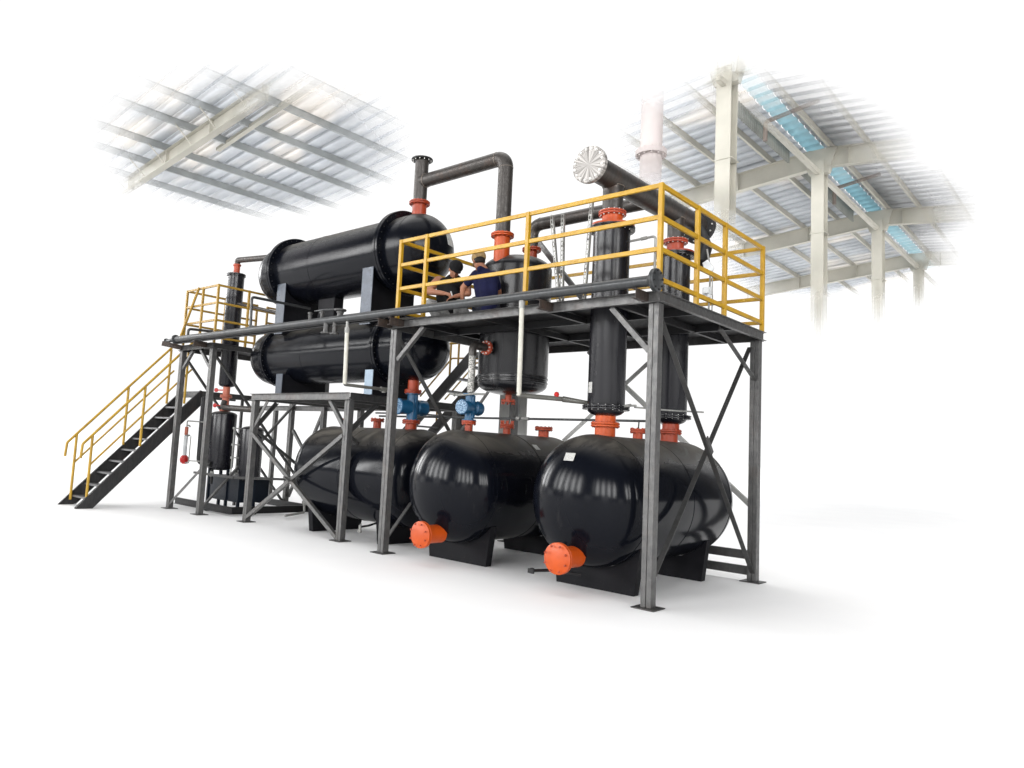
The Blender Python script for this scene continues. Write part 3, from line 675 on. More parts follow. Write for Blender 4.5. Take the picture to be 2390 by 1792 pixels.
nozzle(rk, (px, 1.0, 4.10), (px, 1.0, 4.545), .113, .166, 14, 'orangebright', bolt='redprimer')
nozzle(rk, (px, 1.70, 4.10), (px, 1.70, 4.50), .085, .142, 12, 'orange', bolt='redprimer')
k = MB().cyl((px, 1.31, 2.36), (px, 1.31, 2.20), .048, 20).build('outlet', 'orange', rk); MB().lathe((px, 1.31, 2.175), Z, [(.10, 0), (.105, .004), (.105, .018), (.10, .022)], 32).bolts((px, 1.31, 2.18), Z, .088, 8, .011, .075).build('flange', 'orange', k)
MB().cyl((px, .93, 2.89), (px, .80, 2.89), .062, 20).build('side_nozzle', 'blackmatte', rk)
# link pipe reactor -> cross pipe
lp = thing('link_pipe', 'dark pipe running from the reactor top behind the front column', 'pipe', (-2, 1.7, 4.87))
MB().tube([(px, 1.70, 4.515), (px, 1.70, 4.875), (-.9, 1.70, 4.875)], .092, .15, 32).torus((px + .15, 1.70, 4.875), X, .092, .005, 32, 6).build('pipe_run', 'pipe', lp, smooth=60)

# ------------------------------------------------------------------ twin columns
def column(label, x, y, r, ztop, omat):
    root = thing('condensing_column', label, 'column', (x, y, 1.86), 'upright columns on the nearest tank')
    prof = [(r * .52, 1.95), (r * .8, 1.972), (r * .96, 2.0), (r, 2.03), (r, ztop)]
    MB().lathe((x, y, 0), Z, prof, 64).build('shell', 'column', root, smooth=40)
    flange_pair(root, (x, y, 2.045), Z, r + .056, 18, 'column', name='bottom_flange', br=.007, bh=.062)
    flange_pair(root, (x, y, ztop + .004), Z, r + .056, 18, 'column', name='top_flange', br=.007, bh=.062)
    MB().cyl((x, y, 1.862), (x, y, 1.97), r * .545, 32).build('bottom_nozzle', omat, root)
    b = MB().lathe((x, y, ztop + .028), Z, [(r + .05, 0), (r + .05, .022), (r * .75, .032), (r * .56, .055), (r * .56, .17)], 40)
    k = b.build('top_nozzle', omat, root); flange_pair(k, (x, y, ztop + .20), Z, .163, 14, 'redprimer', bolt='bolt')
    return root
c1 = column('front upright black column with a sticker low on its shell', -.89, .55, .215, 4.17, 'orangebright')
c2 = column('rear upright black column behind the tall corner leg', -.87, 2.15, .20, 4.215, 'orange')
b = MB(); plate_on(b, (-.985, .55 - .1945, 2.27), (-.44, -.9, 0), Z, .075, .125); b.build('sticker', 'sticker', c1)
b = MB(); b.tube([(-.69, .62, 4.02), (-.52, .66, 4.04), (-.40, .70, 4.06), (-.40, .70, 3.25)], .014, .03, 10); b.cyl((-.56, .655, 4.037), (-.49, .672, 4.047), .021, 8).build('sample_pipe', 'galv', c1)
b = MB()
b.cyl((-.66, .52, 2.06), (-.54, .50, 2.075), .018, 8).cyl((-.60, .50, 2.07), (-.50, .56, 2.075), .012, 8).tube([(-.55, .6, 2.06), (-.3, .9, 2.05), (.0, 1.2, 2.05)], .010, .05, 8); b.build('drain_valve', 'galv', c1)
# cross pipe on top of both columns
cp = thing('cross_pipe', 'large horizontal pipe over both columns, closed by a bright turned disc', 'pipe', (-.89, 1.5, 4.8))
def cz(y): return 4.805 + .018 * y
MB().cyl((-.89, .03, 4.805), (-.89, 2.90, 4.82), .148, 48).build('pipe_run', 'pipe', cp, smooth=60)
k = MB().lathe((-.89, .03, 4.805), -Y, [(.205, -.03), (.213, -.026), (.213, .012), (.216, .014), (.216, .03), (.21, .036)], 64).build('blank_flange', 'stainless', cp)
b = MB()
for i in range(16):
    a = 2 * math.pi * (i + .5) / 16; q = V((-.89 + .183 * math.cos(a), -.006, 4.805 + .183 * math.sin(a))); MB().lathe(q, -Y, [(.017, 0), (.017, .006), (.012, .007), (.012, .018), (0, .02)], 8).build('bolt', 'bolt', k)
k = MB().lathe((-.89, 2.86, 4.82), Y, [(.235, 0), (.245, .004), (.245, .026), (.24, .03), (.24, .034), (.245, .038), (.245, .06), (.235, .064)], 48).build('end_flange', 'blackmatte', cp); MB().bolts((-.89, 2.892, 4.82), Y, .215, 14, .011, .1).build('bolt_circle', 'bolt', k)
MB().cyl((-.89, .55, 4.386), (-.89, .55, 4.76), .122, 32).build('branch', 'pipe', cp); MB().cyl((-.87, 2.15, 4.43), (-.87, 2.15, 4.80), .11, 32).build('branch', 'pipe', cp)
w = MB(); w.torus((-.89, .55, 4.70), Z, .127, .006, 32, 6); w.torus((-.87, 2.15, 4.735), Z, .115, .006, 32, 6); w.torus((-.89, 1.35, 4.825), Y, .148, .003, 48, 6).build('weld_bead', 'weld', cp)
# elbow and shutter plate behind the rear column
b = MB(); b.tube([(-.80, 2.72, 4.72), (-.62, 2.55, 4.40), (-.60, 2.36, 4.12)], .085, .12, 16).build('downpipe', 'blackmatte', cp)
jb = thing('junction_box', 'grey switch box on a thin conduit with a clear plastic hood above', 'box', (-.44, 2.4, 3.21))
MB().tube([(-.46, 2.3, 3.21), (-.45, 2.3, 3.62), (-.44, 2.3, 4.0), (-.50, 2.32, 4.3)], .013, .05, 8).tube([(-.42, 2.31, 3.21), (-.41, 2.31, 3.62), (-.42, 2.31, 4.0)], .008, .05, 8).build('conduit', 'galv', jb)
MB().box(-.52, -.40, 2.24, 2.30, 3.665, 3.77).box(-.50, -.42, 2.22, 2.24, 3.68, 3.755).cyl((-.43, 2.24, 3.665), (-.43, 2.24, 3.62), .03, 10).build('box_body', 'glassy', jb, .008)
b = MB(); b.faces([(-.53, 2.24, 4.10), (-.46, 2.24, 4.14), (-.37, 2.24, 4.02), (-.385, 2.24, 3.975), (-.44, 2.24, 3.97), (-.50, 2.24, 4.0)] + [(-.53, 2.27, 4.10), (-.46, 2.27, 4.14), (-.37, 2.27, 4.02), (-.385, 2.27, 3.975), (-.44, 2.27, 3.97), (-.50, 2.27, 4.0)], [tuple(range(6)), tuple(range(6, 12))[::-1]] + [(i, (i + 1) % 6, 6 + (i + 1) % 6, 6 + i) for i in range(6)])
b.build('plastic_hood', 'glassy', jb, .006)

# ------------------------------------------------------------------ blue gear valves
def valve(label, x, y, z0, z1, r, wr, x0, x1, cap):
    """vertical body, horizontal gear barrel from (x,y)+x0 to +x1"""
    root = thing('gear_valve', label, 'valve', (x, y, z0), 'blue gear valves')
    b = MB(); b.cyl((x, y, z0), (x, y, z1), r, 28)
    for z in (z0, z1): b.lathe((x, y, z - .014 if z > z0 else z), Z, [(r + .035, 0), (r + .035, .014)], 28)
    b.box(x + r - .01, x + r + .018, y - .02, y + .02, z0 + .03, z1 - .03)
    b.build('body', 'blue', root)
    zm = (z0 + z1) / 2 - .01
    p, q = V((x, y, zm)) + V(x0), V((x, y, zm)) + V(x1); a = (q - p).normalized(); L = (q - p).length
    g = MB().lathe(p, a, [(wr * .93, 0), (wr, .006), (wr, .03), (wr * .86, .034), (wr * .86, L * .42), (wr * .6, L * .46), (wr * .6, L * .62), (wr * .92, L * .66), (wr * .92, L * .96), (wr * .7, L)], 36).bolts(p + a * (L * .8), a, wr * .96, 10, .008, .05).build('gear_barrel', 'blue', root)
    MB().lathe(p - a * .004, a, [(0, -.002), (wr * .90, 0), (wr * .92, .006)], 36).build('mottled_cap', 'bluecap', g)
    return root
valve('blue gear valve under the right end of the lower condenser', -4.6, 1.0, 1.872, 2.285, .083, .125, (-.05, -.26, 0), (.05, .26, 0), 1)
valve('blue gear valve below the mottled downpipe beside the reactor', -2.95, .485, 1.862, 2.225, .062, .102, (.03, -.20, 0), (-.03, .24, 0), 1)
dpp = thing('downpipe', 'mottled grey pipe bending from the reactor wall down to a blue valve', 'pipe', (-2.95, .6, 2.3))
t = MT('mottled_grey_pipe'); t.set(Base_Color=t.mixc(t.ramp(t.noise(60, 4, .7), .42, .6), (.10, .10, .095), (.52, .51, .48)), Roughness=.5, Metallic=.3); M['mottle'] = t.m
MB().cyl((-2.95, .485, 2.238), (-2.95, .485, 2.75), .047, 24).build('pipe_run', 'mottle', dpp)
MB().tube([(-2.95, .485, 2.74), (-2.95, .485, 2.89), (-2.95, .76, 2.89)], .055, .115, 24).build('elbow', 'pipe', dpp, smooth=60)
k = MB().lathe((-2.95, .745, 2.89), Y, [(.094, 0), (.10, .004), (.10, .018), (.096, .02), (.096, .024), (.10, .026), (.10, .042), (.094, .046)], 32).build('flange', 'redprimer', dpp); MB().bolts((-2.95, .768, 2.89), Y, .083, 10, .010, .075).build('bolt_circle', 'bolt', k)
b = MB(); b.tube([(-2.62, .40, 2.205), (-2.80, .40, 2.215), (-3.12, .42, 2.20), (-3.30, .46, 2.225)], .014, .04, 8)
for x in (-3.08, -3.14, -3.2): b.lathe((x, .43, 2.21), X, [(.02, 0), (.03, .008), (.02, .016)], 8)
b.build('clamp_ring', 'galv', dpp)

# ------------------------------------------------------------------ long header pipe along the front
hd = thing('header_pipe', 'long grey header pipe running along the whole front edge', 'pipe', (-5, -.25, 3.28))
HY, HZc = -.26, 3.281
MB().cyl((-10.02, HY, HZc), (.13, HY, HZc), .0565, 32).build('pipe_run', 'greypipe', hd)
k = MB().lathe((.10, HY, HZc), X, [(.05, -.06), (.09, -.01), (.112, .0), (.118, .004), (.118, .022), (.114, .024), (.114, .028), (.118, .03), (.118, .046), (.112, .05)], 48).build('end_flange', 'greypipe', hd)
MB().bolts((.125, HY, HZc), X, .096, 8, .011, .066, .25).build('bolt_circle', 'blackmatte', k)
b = MB(); b.cyl((-10.42, HY, 3.265), (-10.0, HY, 3.275), .036, 20).lathe((-10.06, HY, HZc), X, [(.08, 0), (.088, .004), (.088, .03), (.08, .034)], 32).lathe((-10.45, HY, 3.265), X, [(.03, -.012), (.052, 0), (.056, .006), (.056, .026), (.05, .032)], 24); b.build('end_coupling', 'greypipe', hd)
for x, z0, z1, r in ((-5.68, 3.33, 3.445, .028), (-5.385, 3.33, 3.435, .024), (-4.94, 3.33, 3.40, .045)):
    b = MB().cyl((x, HY, z0 - .02), (x, HY, z1), r, 16).lathe((x, HY, z1 - .03), Z, [(r + .01, 0), (r + .012, .01), (r + .01, .02)], 16)
    if r > .04: b.lathe((x, HY, z1 + .001), Z, [(.085, 0), (.09, .004), (.09, .022), (.085, .026)], 24)
    b.build('top_stub', 'darksteel', hd)
for x, zt, r in ((-5.25, 3.10, .045), (-5.045, 3.075, .034)):
    b = MB().cyl((x, HY, 3.26), (x, HY, zt), r, 16).lathe((x, HY, zt - .02), Z, [(r + .02, 0), (r + .035, .004), (r + .035, .022), (r + .02, .026)], 20); b.build('lower_stub', 'darksteel', hd)
MB().chan((-10.0, HY + .03, 3.205), (-4.02, HY + .03, 3.205), .035, .05, .006, fl=-1).build('support_angle', 'blackmatte', hd)
w = MB()
for x in (-.6, -1.9, -3.2, -5.4, -6.35, -8.1): w.torus((x, HY, HZc), X, .0565, .0022, 28, 6)
w.build('weld_bead', 'darksteel', hd)
b = MB(); b.tube([(-9.56, HY, 3.32), (-9.56, HY, 3.455), (-9.62, .5, 3.50)], .026, .06, 12).build('branch_pipe', 'darksteel', hd)
lpz = thing('loop_pipe', 'thin grey pipe rising from the header and turning back under the upper condenser', 'pipe', (-7.4, HY, 3.33))
MB().tube([(-7.37, HY, 3.325), (-7.40, HY, 3.86), (-7.46, 1.0, 3.88)], .024, .05, 14).build('pipe_run', 'greypipe', lpz, smooth=60)
MB().tube([(-7.34, HY + .02, 3.33), (-7.34, HY + .02, 3.36)], .03, .05, 10).build('collar', 'darksteel', lpz)
thn = thing('impulse_pipe', 'thin pipe dropping from below the upper condenser to the header stubs', 'pipe', (-6.3, 0, 3.6))
MB().tube([(-6.0, .30, 3.62), (-5.66, -.20, 3.47), (-5.37, HY, 3.455), (-4.95, HY, 3.435)], .011, .05, 8).build('pipe_run', 'greypipe', thn)
# drop pipes
d1 = thing('drop_pipe', 'off-white drop pipe turning towards the front column, red valve knob at its end', 'pipe', (-1.55, HY, 2.1))
MB().tube([(-1.56, HY, 3.22), (-1.545, HY, 2.135), (-1.545, HY, 2.125)], .028, .02, 18).build('riser', 'white_pipe', d1)
MB().tube([(-1.546, HY, 2.16), (-1.545, HY, 2.128), (-1.30, .30, 2.128)], .028, .03, 18).cyl((-1.31, .28, 2.128), (-1.09, .50, 2.10), .036, 14, .022).cyl((-1.12, .47, 2.104), (-1.06, .53, 2.06), .028, 10).build('branch', 'beigepipe', d1)
MB().lathe((-1.345, .20, 2.175), Z, [(0, -.035), (.022, -.028), (.032, 0), (.022, .028), (0, .034)], 14).cyl((-1.345, .20, 2.10), (-1.345, .20, 2.15), .01, 8).build('valve_knob', 'red', d1)
MB().cyl((-1.56, HY, 3.14), (-1.56, HY, 3.23), .036, 14).build('union', 'galv', d1)
d2 = thing('drop_pipe', 'off-white drop pipe in front of the lower condenser', 'pipe', (-4.74, HY, 2.3))
MB().tube([(-4.75, HY, 3.08), (-4.72, HY, 2.31)], .030, .02, 18).build('riser', 'white_pipe', d2)
MB().tube([(-4.721, HY, 2.34), (-4.72, HY, 2.305), (-4.66, .42, 2.30)], .024, .03, 14).cyl((-4.665, .38, 2.302), (-4.655, .52, 2.298), .034, 10).cyl((-4.66, .45, 2.30), (-4.66, .45, 2.25), .03, 10).build('branch', 'beigepipe', d2)
MB().cyl((-4.75, HY, 3.06), (-4.75, HY, 3.24), .026, 14).cyl((-4.75, HY, 3.06), (-4.75, HY, 3.14), .037, 8).build('union', 'galv', d2)
gl = thing('gas_line', 'thin grey line running level just above the tank tops', 'pipe', (-3, 1.35, 1.95))
b = MB().cyl((-5.75, 1.35, 1.945), (-.75, 1.35, 1.945), .0155, 12); b.build('pipe_run', 'greypipe', gl)
b = MB(); b.lathe((-2.82, 1.35, 1.945), X, [(.02, 0), (.034, .012), (.034, .05), (.02, .06)], 10).cyl((-2.72, 1.35, 1.945), (-2.60, 1.35, 1.945), .024, 10).tube([(-2.92, 1.35, 1.945), (-2.92, 1.33, 1.86)], .008, .02, 8).build('line_valve', 'galv', gl)
MB().tube([(-2.78, 1.34, 1.96), (-2.78, 1.33, 2.9)], .007, .02, 6).tube([(-.88, 1.32, 1.945), (-.88, 1.31, 1.84)], .009, .02, 6).build('impulse_tube', 'greypipe', gl)
MB().cyl((-5.9, 1.4, 2.0), (-4.75, 1.4, 2.0), .014, 10).build('upper_line', 'greypipe', gl)

# slotted angle uprights
def slotted(label, p, q):
    o = thing('slotted_angle', label, 'metal strip', p, 'slotted galvanised strips')
    p, q = V(p), V(q); b = MB(); w = .036; t_ = .003
    d = (q - p); n = int(d.length / .055)
    u = V((1, 0, 0)); u = (u - d.normalized() * u.dot(d.normalized())).normalized()
    for s_ in (-1, 1): b.bar(p + u * (s_ * .0135), q + u * (s_ * .0135), .010, t_, (0, -1, 0))
    for i in range(n + 1):
        c = p + d * (i / n); b.bar(c - d.normalized() * .009, c + d.normalized() * .009, .017, t_, (0, -1, 0))
    b.bar(p + u * .020 + V((0, .016, 0)), q + u * .020 + V((0, .016, 0)), .003, .034, (0, -1, 0))
    b.build('strip', 'galv', o)
slotted('slotted galvanised strip leaning left, in front of the link pipe', (-1.30, .1, 3.212), (-1.46, .1, 4.33))
slotted('thin galvanised strip standing upright against the link pipe', (-1.285, .13, 3.212), (-1.32, .13, 4.33))
slotted('tall slotted strip standing just left of the front column', (-.965, .1, 3.212), (-.905, .1, 4.41))
db = thing('diagonal_strut', 'grey diagonal strut leaning behind the reactor on the platform', 'strut', (-2.0, 2.4, 3.21))
MB().bar((-3.08, 2.0, 4.74), (-1.76, 2.0, 3.213), .07, .06, (0, 1, 0)).build('bar', 'steel', db)

# ------------------------------------------------------------------ slim column and small drums at the left
sl = thing('slim_column', 'slim black column passing through the narrow left platform', 'column', (-9.645, .7, 1.9))
cx_, cy_ = -9.645, .7
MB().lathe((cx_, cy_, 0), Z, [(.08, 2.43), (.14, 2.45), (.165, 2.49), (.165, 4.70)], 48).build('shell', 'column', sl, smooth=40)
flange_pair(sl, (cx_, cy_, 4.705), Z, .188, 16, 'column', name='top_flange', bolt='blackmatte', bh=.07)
k = MB().cyl((cx_, cy_, 4.73), (cx_, cy_, 4.93), .064, 20).lathe((cx_, cy_, 4.90), Z, [(.075, 0), (.08, .005), (.08, .03), (.075, .035)], 20).build('top_nozzle', 'redprimer', sl)
MB().tube([(cx_, cy_, 4.93), (cx_, cy_, 5.02), (-8.45, .75, 4.93)], .058, .09, 20).build('outlet_pipe', 'pipe', sl, smooth=60)
k = MB().cyl((cx_, cy_, 1.93), (cx_, cy_, 2.45), .07, 24).build('bottom_nozzle', 'copper', sl); flange_pair(k, (cx_, cy_, 2.245), Z, .118, 8, 'copper', bolt='copper'); MB().lathe((cx_, cy_, 1.95), Z, [(.10, 0), (.11, .005), (.11, .022), (.1, .026)], 24).build('lower_flange', 'copper', k)
MB().tube([(-9.62, .66, 2.15), (-9.60, .62, 2.02), (-8.2, .62, 1.97)], .058, .08, 16).build('side_pipe', 'pipe', sl, smooth=60)
for z in (2.37, 2.06): MB().lathe((-9.94, .65, z), (.5, -.85, 0), [(.02, 0), (.042, .008), (.042, .026), (.02, .034)], 16).cyl((-9.93, .65, z), (-9.72, .69, z), .013, 8).build('hand_wheel', 'red', sl)
MB().tube([(-9.5, .70, 4.115), (-8.0, .72, 3.79)], .03, .05, 12).build('link_pipe', 'pipe', sl)
def drum(label, x, y, r, z0, z1, legs):
    root = thing('small_drum', label, 'drum', (x, y, 0), 'small upright drums')
    p = [(0, z0 - .05), (r * .5, z0 - .045), (r * .93, z0 - .01), (r, z0 + .03), (r, z1 - .06)] + [(r * math.cos(math.pi / 2 * i / 8), z1 - .06 + .07 * math.sin(math.pi / 2 * i / 8)) for i in range(1, 9)]
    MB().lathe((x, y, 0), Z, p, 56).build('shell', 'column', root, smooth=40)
    for i in range(3):
        a = legs + i * 2.094; q = (x + r * .8 * math.cos(a), y + r * .8 * math.sin(a)); MB().box(q[0] - .025, q[0] + .025, q[1] - .025, q[1] + .025, .0, z0 + .05).box(q[0] - .06, q[0] + .06, q[1] - .05, q[1] + .05, .001, .012).build('leg', 'navy_panel', root)
    return root
sd = drum('small black drum under the slim column', -9.65, .7, .25, .83, 1.94, .4)
sd2 = drum('shorter black drum right of the one under the slim column', -8.98, .95, .215, .66, 1.67, .2)
k = MB().cyl((-8.90, .98, 1.66), (-8.90, .98, 1.93), .045, 14).build('top_nozzle', 'copper', sd2); MB().lathe((-8.90, .98, 1.78), Z, [(.07, 0), (.075, .004), (.075, .02), (.07, .024)], 20).build('flange', 'copper', k)
MB().cyl((-9.62, .52, .80), (-9.62, .52, .52), .03, 12).build('drain', 'blackmatte', sd); MB().cyl((-9.62, .52, .76), (-9.62, .52, .66), .04, 14).build('drain_union', 'galv', sd)
b = MB(); b.tube([(-9.30, .75, 1.62), (-9.23, .70, 1.62), (-9.23, .70, .72), (-9.19, .78, .72)], .012, .03, 8)
for z in (1.62, 1.30, 1.05, .75): b.cyl((-9.25, .70, z - .02), (-9.25, .70, z + .02), .022, 8).cyl((-9.25, .7, z), (-9.15, .85, z), .012, 8)
b.build('level_gauge', 'galv', sd2)
b = MB(); b.tube([(-9.9, .47, 1.36), (-9.92, .42, 1.40), (-9.92, .42, 1.24), (-9.88, .5, 1.2)], .012, .02, 8).build('lifting_lug', 'blackmatte', sd)
cab = thing('water_box', 'dark navy steel box on a floor frame under the small drums', 'box', (-9.5, 1.0, 0))
MB().box(-10.12, -9.02, .78, 1.45, .20, .68).build('body', 'navy_panel', cab, .006)
MB().chan((-10.8, .42, .10), (-8.6, .42, .10), .13, .05, .008, fl=-1).chan((-10.8, 2.2, .10), (-8.1, 2.2, .10), .13, .05, .008).chan((-8.62, .42, .10), (-8.62, 2.2, .10), .13, .05, .008, fl=-1).build('floor_frame', 'blackmatte', cab)
MB().bar((-10.2, .46, .70), (-8.7, .46, .70), .04, .045).bar((-8.7, .46, .70), (-8.2, 1.5, .70), .04, .045).bar((-8.72, .48, .12), (-8.72, .48, .70), .04, .04).build('drum_rack', 'darksteel', cab)
MB().tube([(-8.3, 1.55, .70), (-8.05, 1.7, .70), (-8.05, 1.7, .35), (-8.12, 1.75, .28)], .02, .04, 10).build('side_pipe', 'darksteel', cab)
vv = MB(); vv.lathe((-8.22, 1.72, .27), X, [(.03, 0), (.05, .02), (.05, .09), (.03, .11)], 12).cyl((-8.12, 1.72, .27), (-8.0, 1.72, .27), .03, 10).cyl((-8.16, 1.72, .30), (-8.16, 1.72, .40), .02, 8).tube([(-8.16, 1.7, .24), (-8.16, 1.72, .08), (-7.9, 1.1, .06)], .022, .04, 10); vv.build('floor_valve', 'galv', cab)
up = thing('return_pipe', 'thick black pipe bending in a U beside the stair landing', 'pipe', (-10.0, .35, .9))
MB().tube([(-10.0, .42, 2.2), (-9.98, .42, .92), (-9.55, .46, .90)], .052, .09, 18).build('pipe_run', 'blackmatte', up, smooth=60)
lg = thing('sight_gauge', 'pale sight tube with a red hand pump under the stair landing', 'gauge', (-10.36, .3, .9))
GX, GY = -10.36, .30
MB().cyl((GX, GY, 1.44), (GX, GY, 1.60), .035, 16).build('copper_head', 'copper', lg); MB().cyl((GX, GY, 1.0), (GX, GY, 1.42), .042, 20).build('tube', 'glassy', lg)
MB().lathe((GX - .03, GY, .95), X, [(.05, 0), (.085, .012), (.085, .06), (.06, .085), (.03, .10)], 20).cyl((GX + .02, GY, .86), (GX + .02, GY, 1.03), .05, 16).build('pump_body', 'red', lg)
MB().tube([(GX, GY, 1.60), (GX, GY, 1.72), (-9.9, .40, 1.71)], .013, .03, 8).tube([(GX - .14, GY, .885), (GX + .2, GY, .885), (GX + .2, GY, 1.42)], .012, .02, 8).cyl((GX - .03, GY, 1.425), (GX + .14, GY, 1.43), .018, 8).tube([(GX + .02, GY, 1.63), (GX + .10, GY, 1.63), (GX + .13, GY, 1.60)], .014, .03, 8).tube([(GX + .2, GY, .93), (-9.82, .36, .94)], .012, .02, 8).build('gauge_pipework', 'galv', lg)

# ------------------------------------------------------------------ two workers
def lump(prims, name, mat, parent, vox=.009, smooth=6, label=None):
    """prims: (p, q, r1, r2) tapered limbs and (c, (rx,ry,rz), rot) ellipsoids fused into one continuous surface"""
    bm = bmesh.new()
    for pz in prims:
        if len(pz) == 4:
            p, q, r1, r2 = V(pz[0]), V(pz[1]), pz[2], pz[3]
            n = max(2, int((q - p).length / (min(r1, r2) * .45)) + 1)
            for i in range(n + 1):
                f = i / n; bmesh.ops.create_icosphere(bm, subdivisions=2, radius=r1 + (r2 - r1) * f, matrix=Matrix.Translation(p.lerp(q, f)))
        else:
            c, rr, rot = pz
            mt = Matrix.Translation(V(c)) @ rot.to_4x4() @ Matrix.Diagonal((*rr, 1))
            bmesh.ops.create_icosphere(bm, subdivisions=3, radius=1, matrix=mt)
    me = bpy.data.meshes.new('tmp'); bm.to_mesh(me); bm.free()
    ob = bpy.data.objects.new('tmp', me); COL.objects.link(ob)
    md = ob.modifiers.new('r', 'REMESH'); md.mode = 'VOXEL'; md.voxel_size = vox
    sm = ob.modifiers.new('s', 'SMOOTH'); sm.iterations = smooth; sm.factor = .5
    dg = bpy.context.evaluated_depsgraph_get(); me2 = bpy.data.meshes.new_from_object(ob.evaluated_get(dg))
    bpy.data.objects.remove(ob); bpy.data.meshes.remove(me)
    b = MB(); b.b.from_mesh(me2); bpy.data.meshes.remove(me2)
    return b.build(name, mat, parent, smooth=180, label=label)
def basis(fwd, up=(0, 0, 1)):
    f = V(fwd).normalized(); r_ = f.cross(V(up)).normalized(); u = r_.cross(f); return Matrix((r_, f, u)).transposed()
def head(c, fwd, up):
    """c head centre; returns limbs for skull, jaw, nose, ears, neck root"""
    B = basis(fwd, up); P = lambda x, y, z: V(c) + B @ V((x, y, z))
    out = [(P(0, -.01, .03), (.078, .097, .092), B), (P(0, .022, -.045), (.062, .068, .072), B), (P(0, .055, -.085), (.03, .026, .022), B)]
    out += [(P(0, .088, .0), P(0, .108, -.03), .010, .015), (P(-.012, .092, -.068), P(.012, .092, -.068), .010, .010), (P(-.012, .09, -.079), P(.012, .09, -.079), .010, .010)]
    out += [(P(s_ * .03, .078, .014), P(s_ * .042, .072, .014), .012, .010) for s_ in (-1, 1)]
    out += [(P(s_ * .077, -.012, -.01), (.012, .022, .034), B) for s_ in (-1, 1)]
    return out, P, B
def hand(w, d, n, s_=1, curl=.5):
    """w wrist, d direction of the fingers, n back of the hand; palm, four fingers, thumb"""
    d = V(d).normalized(); n = V(n); n = (n - d * n.dot(d)).normalized(); u = d.cross(n) * s_; w = V(w)
    out = [(w + d * .045, (.040, .048, .016), Matrix((u, d, n)).transposed())]
    for i, (o, L) in enumerate(((-.030, .068), (-.010, .077), (.010, .072), (.028, .056))):
        k0 = w + d * .082 + u * o; k1 = k0 + (d - n * curl * .6).normalized() * (L * .5); k2 = k1 + (d - n * curl * 2).normalized() * (L * .5)
        out += [(k0, k1, .0095, .009), (k1, k2, .009, .0075)]
    t0 = w + d * .02 - u * .03; t1 = t0 + (d * .6 - u * .8 - n * .3).normalized() * .045; t2 = t1 + (d - u * .1 - n * .4).normalized() * .03
    out += [(t0, t1, .013, .0105), (t1, t2, .0105, .008)]
    return out
# crouching worker in a black sleeveless top, bent over the work
w1 = thing('person', 'crouching worker in black cap, black top and pale trousers, looking down', 'person', (-3.5, .55, 3.21))
hc = (-3.375, .50, 3.985); fw = (.62, -.50, -.55)
hd_, P, B = head(hc, fw, (.25, .05, .95))
sL, sR = (-3.625, .43, 3.845), (-3.24, .62, 3.80)                    # shoulders as they stand in the picture
eL, wL = (-3.775, .36, 3.695), (-3.42, .345, 3.625)
eR, wR = (-3.10, .50, 3.62), (-3.20, .34, 3.56)
hipc = (-3.52, .72, 3.42)
body = hd_ + [(P(0, -.03, -.06), (-3.46, .56, 3.83), .052, .058), ((-3.46, .57, 3.80), (-3.50, .66, 3.55), .115, .12), (sL, sR, .055, .055), ((-3.50, .66, 3.55), hipc, .115, .13),
              (sL, eL, .074, .058), (eL, wL, .054, .034), (sR, eR, .060, .048), (eR, wR, .042, .029)]
body += hand(wL, (1, -.04, -.2), (0, -.55, .8), 1, .35) + hand(wR, (-.75, -.3, -.25), (.1, -.4, .9), -1, .5)
kL, kR = (-3.67, .33, 3.50), (-3.18, .42, 3.47); fL, fR = (-3.70, .55, 3.27), (-3.22, .68, 3.27)
body += [((-3.60, .70, 3.40), kL, .085, .06), (kL, fL, .058, .042), ((-3.44, .74, 3.40), kR, .085, .06), (kR, fR, .058, .042)]
lump(body, 'body', 'skin', w1)
lump([((-3.46, .57, 3.815), (-3.50, .66, 3.55), .15, .165), ((-3.50, .66, 3.55), (-3.52, .71, 3.46), .136, .14), ((-3.60, .45, 3.825), (-3.30, .59, 3.815), .072, .072), ((-3.46, .50, 3.72), (-3.38, .48, 3.58), .12, .14), ((-3.56, .50, 3.78), (-3.52, .50, 3.60), .12, .15)], 'sleeveless_top', 'blackcloth', w1, .012)
lump([((-3.58, .71, 3.42), kL, .105, .072), (kL, (-3.695, .53, 3.31), .072, .062), ((-3.46, .74, 3.42), kR, .105, .072), (kR, (-3.215, .66, 3.31), .072, .062), ((-3.6, .72, 3.40), (-3.44, .74, 3.40), .125, .125)], 'trousers', 'greycloth', w1, .012)
lump([(V(fL) + V((0, .04, -.015)), V(fL) + V((0.02, -.15, -.03)), .042, .034), (V(fR) + V((0, .04, -.015)), V(fR) + V((.05, -.14, -.03)), .042, .034)], 'shoes', 'shoe', w1, .01)
lump([(P(0, -.02, .035), (.083, .098, .085), B), (P(0, -.05, -.02), (.078, .062, .06), B)], 'hair', 'hair', w1, .009)
lump([(P(0, -.012, .055), (.101, .118, .092), B), (P(0, .115, .035), (.072, .082, .012), B), (P(0, -.05, .02), (.095, .085, .075), B)], 'cap', 'blackcloth', w1, .008)
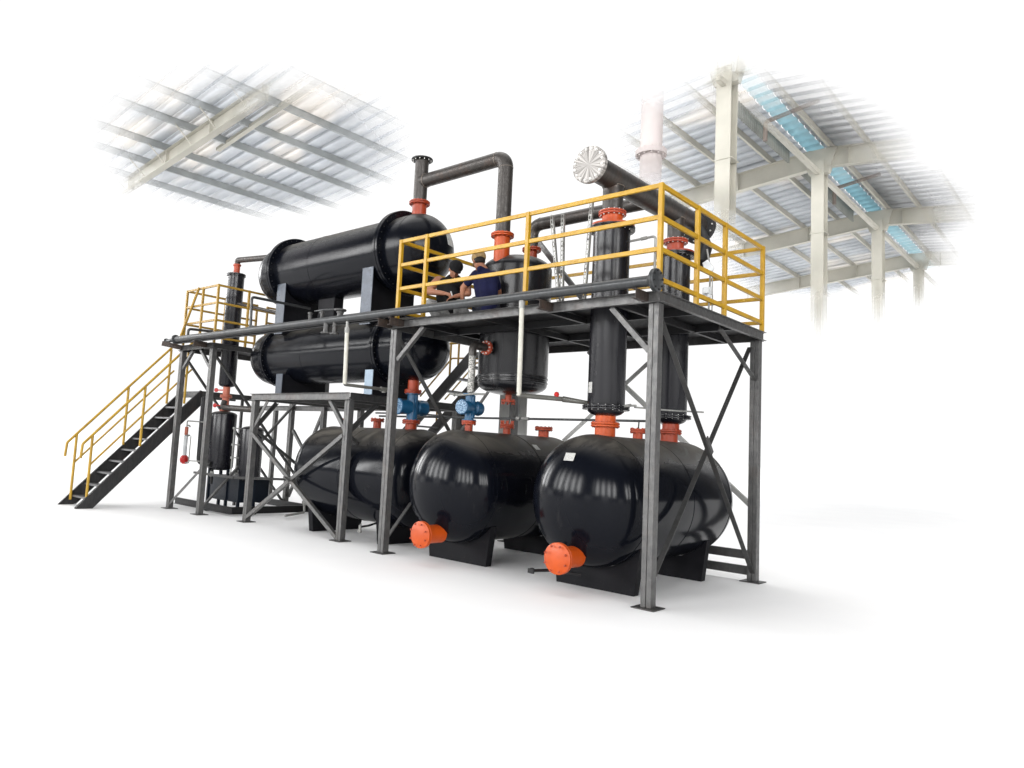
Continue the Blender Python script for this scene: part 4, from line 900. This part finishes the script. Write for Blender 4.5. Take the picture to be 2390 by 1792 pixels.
# second worker, back turned, navy shirt
w2 = thing('person', 'worker in navy shirt and khaki cap seated with back turned', 'person', (-2.75, .55, 3.21))
hc = (-2.935, .50, 4.055); hd_, P, B = head(hc, (-.75, .55, -.42), (-.2, .1, .97))
sL, sR = (-2.985, .50, 3.885), (-2.73, .60, 3.865)
eL, wL = (-3.165, .46, 3.70), (-3.12, .40, 3.56)
eR, wR = (-2.80, .80, 3.66), (-2.95, .88, 3.60)
body = hd_ + [(P(0, -.03, -.06), (-2.86, .54, 3.92), .054, .062), ((-2.85, .55, 3.86), (-2.81, .56, 3.60), .10, .10), (sL, sR, .055, .055), ((-2.81, .56, 3.6), (-2.78, .55, 3.42), .10, .11),
              (sL, eL, .056, .046), (eL, wL, .044, .031), (sR, eR, .054, .044), (eR, wR, .042, .03)]
body += hand(wL, (-.35, .2, -.9), (-.3, -.9, 0), 1, .4) + hand(wR, (-.8, .2, -.4), (0, .2, .9), 1, .5)
kL, kR = (-3.10, .66, 3.54), (-3.0, .86, 3.52); fL, fR = (-3.02, .62, 3.27), (-2.98, .88, 3.27)
body += [((-2.83, .50, 3.41), kL, .085, .06), (kL, fL, .058, .042), ((-2.77, .66, 3.41), kR, .088, .06), (kR, fR, .058, .042)]
lump(body, 'body', 'skin', w2)
lump([((-2.86, .55, 3.855), (-2.81, .56, 3.60), .115, .122), ((-2.81, .56, 3.60), (-2.77, .55, 3.40), .122, .13), ((-2.74, .59, 3.80), (-2.72, .57, 3.45), .072, .085), ((-2.95, .51, 3.80), (-2.87, .54, 3.5), .072, .09), ((-2.975, .50, 3.87), (-2.74, .59, 3.85), .070, .074), ((-2.985, .50, 3.865), (-3.095, .47, 3.765), .064, .058), ((-2.73, .61, 3.84), (-2.78, .74, 3.72), .062, .055), (P(0, -.02, -.15), (-2.86, .54, 3.90), .05, .07)], 'tee_shirt', 'navycloth', w2, .012)
lump([((-2.83, .50, 3.42), kL, .10, .074), (kL, (-3.025, .63, 3.31), .072, .062), ((-2.77, .66, 3.42), kR, .105, .074), (kR, (-2.98, .87, 3.31), .072, .062), ((-2.83, .55, 3.37), (-2.75, .60, 3.37), .115, .115)], 'trousers', 'darkcloth', w2, .012)
lump([(V(fL) + V((.04, 0, -.015)), V(fL) + V((-.15, .06, -.03)), .042, .034), (V(fR) + V((.04, 0, -.015)), V(fR) + V((-.15, .06, -.03)), .042, .034)], 'shoes', 'shoe', w2, .01)
lump([(P(0, -.02, .02), (.083, .100, .082), B), (P(0, -.06, -.035), (.076, .05, .05), B)], 'hair', 'hair', w2, .009)
lump([(P(0, -.018, .055), (.101, .120, .088), B), (P(0, .11, .03), (.072, .08, .012), B), (P(0, -.05, .035), (.094, .085, .06), B)], 'cap', 'khaki', w2, .008)
pen = thing('marker_pen', 'white marker standing up by the crouching worker', 'pen', (-3.27, .36, 3.6))
MB().cyl((-3.245, .345, 3.55), (-3.285, .345, 3.635), .009, 10).build('barrel', 'glassy', pen)
stl = thing('low_stool', 'low dark stool under the worker in the navy shirt', 'stool', (-2.72, .58, 3.21))
MB().box(-2.95, -2.63, .44, .74, 3.255, 3.285).build('seat', 'blackmatte', stl, .006)
for x in (-2.93, -2.65):
    for y in (.46, .72): MB().box(x - .015, x + .015, y - .015, y + .015, 3.210, 3.255).build('leg', 'blackmatte', stl)
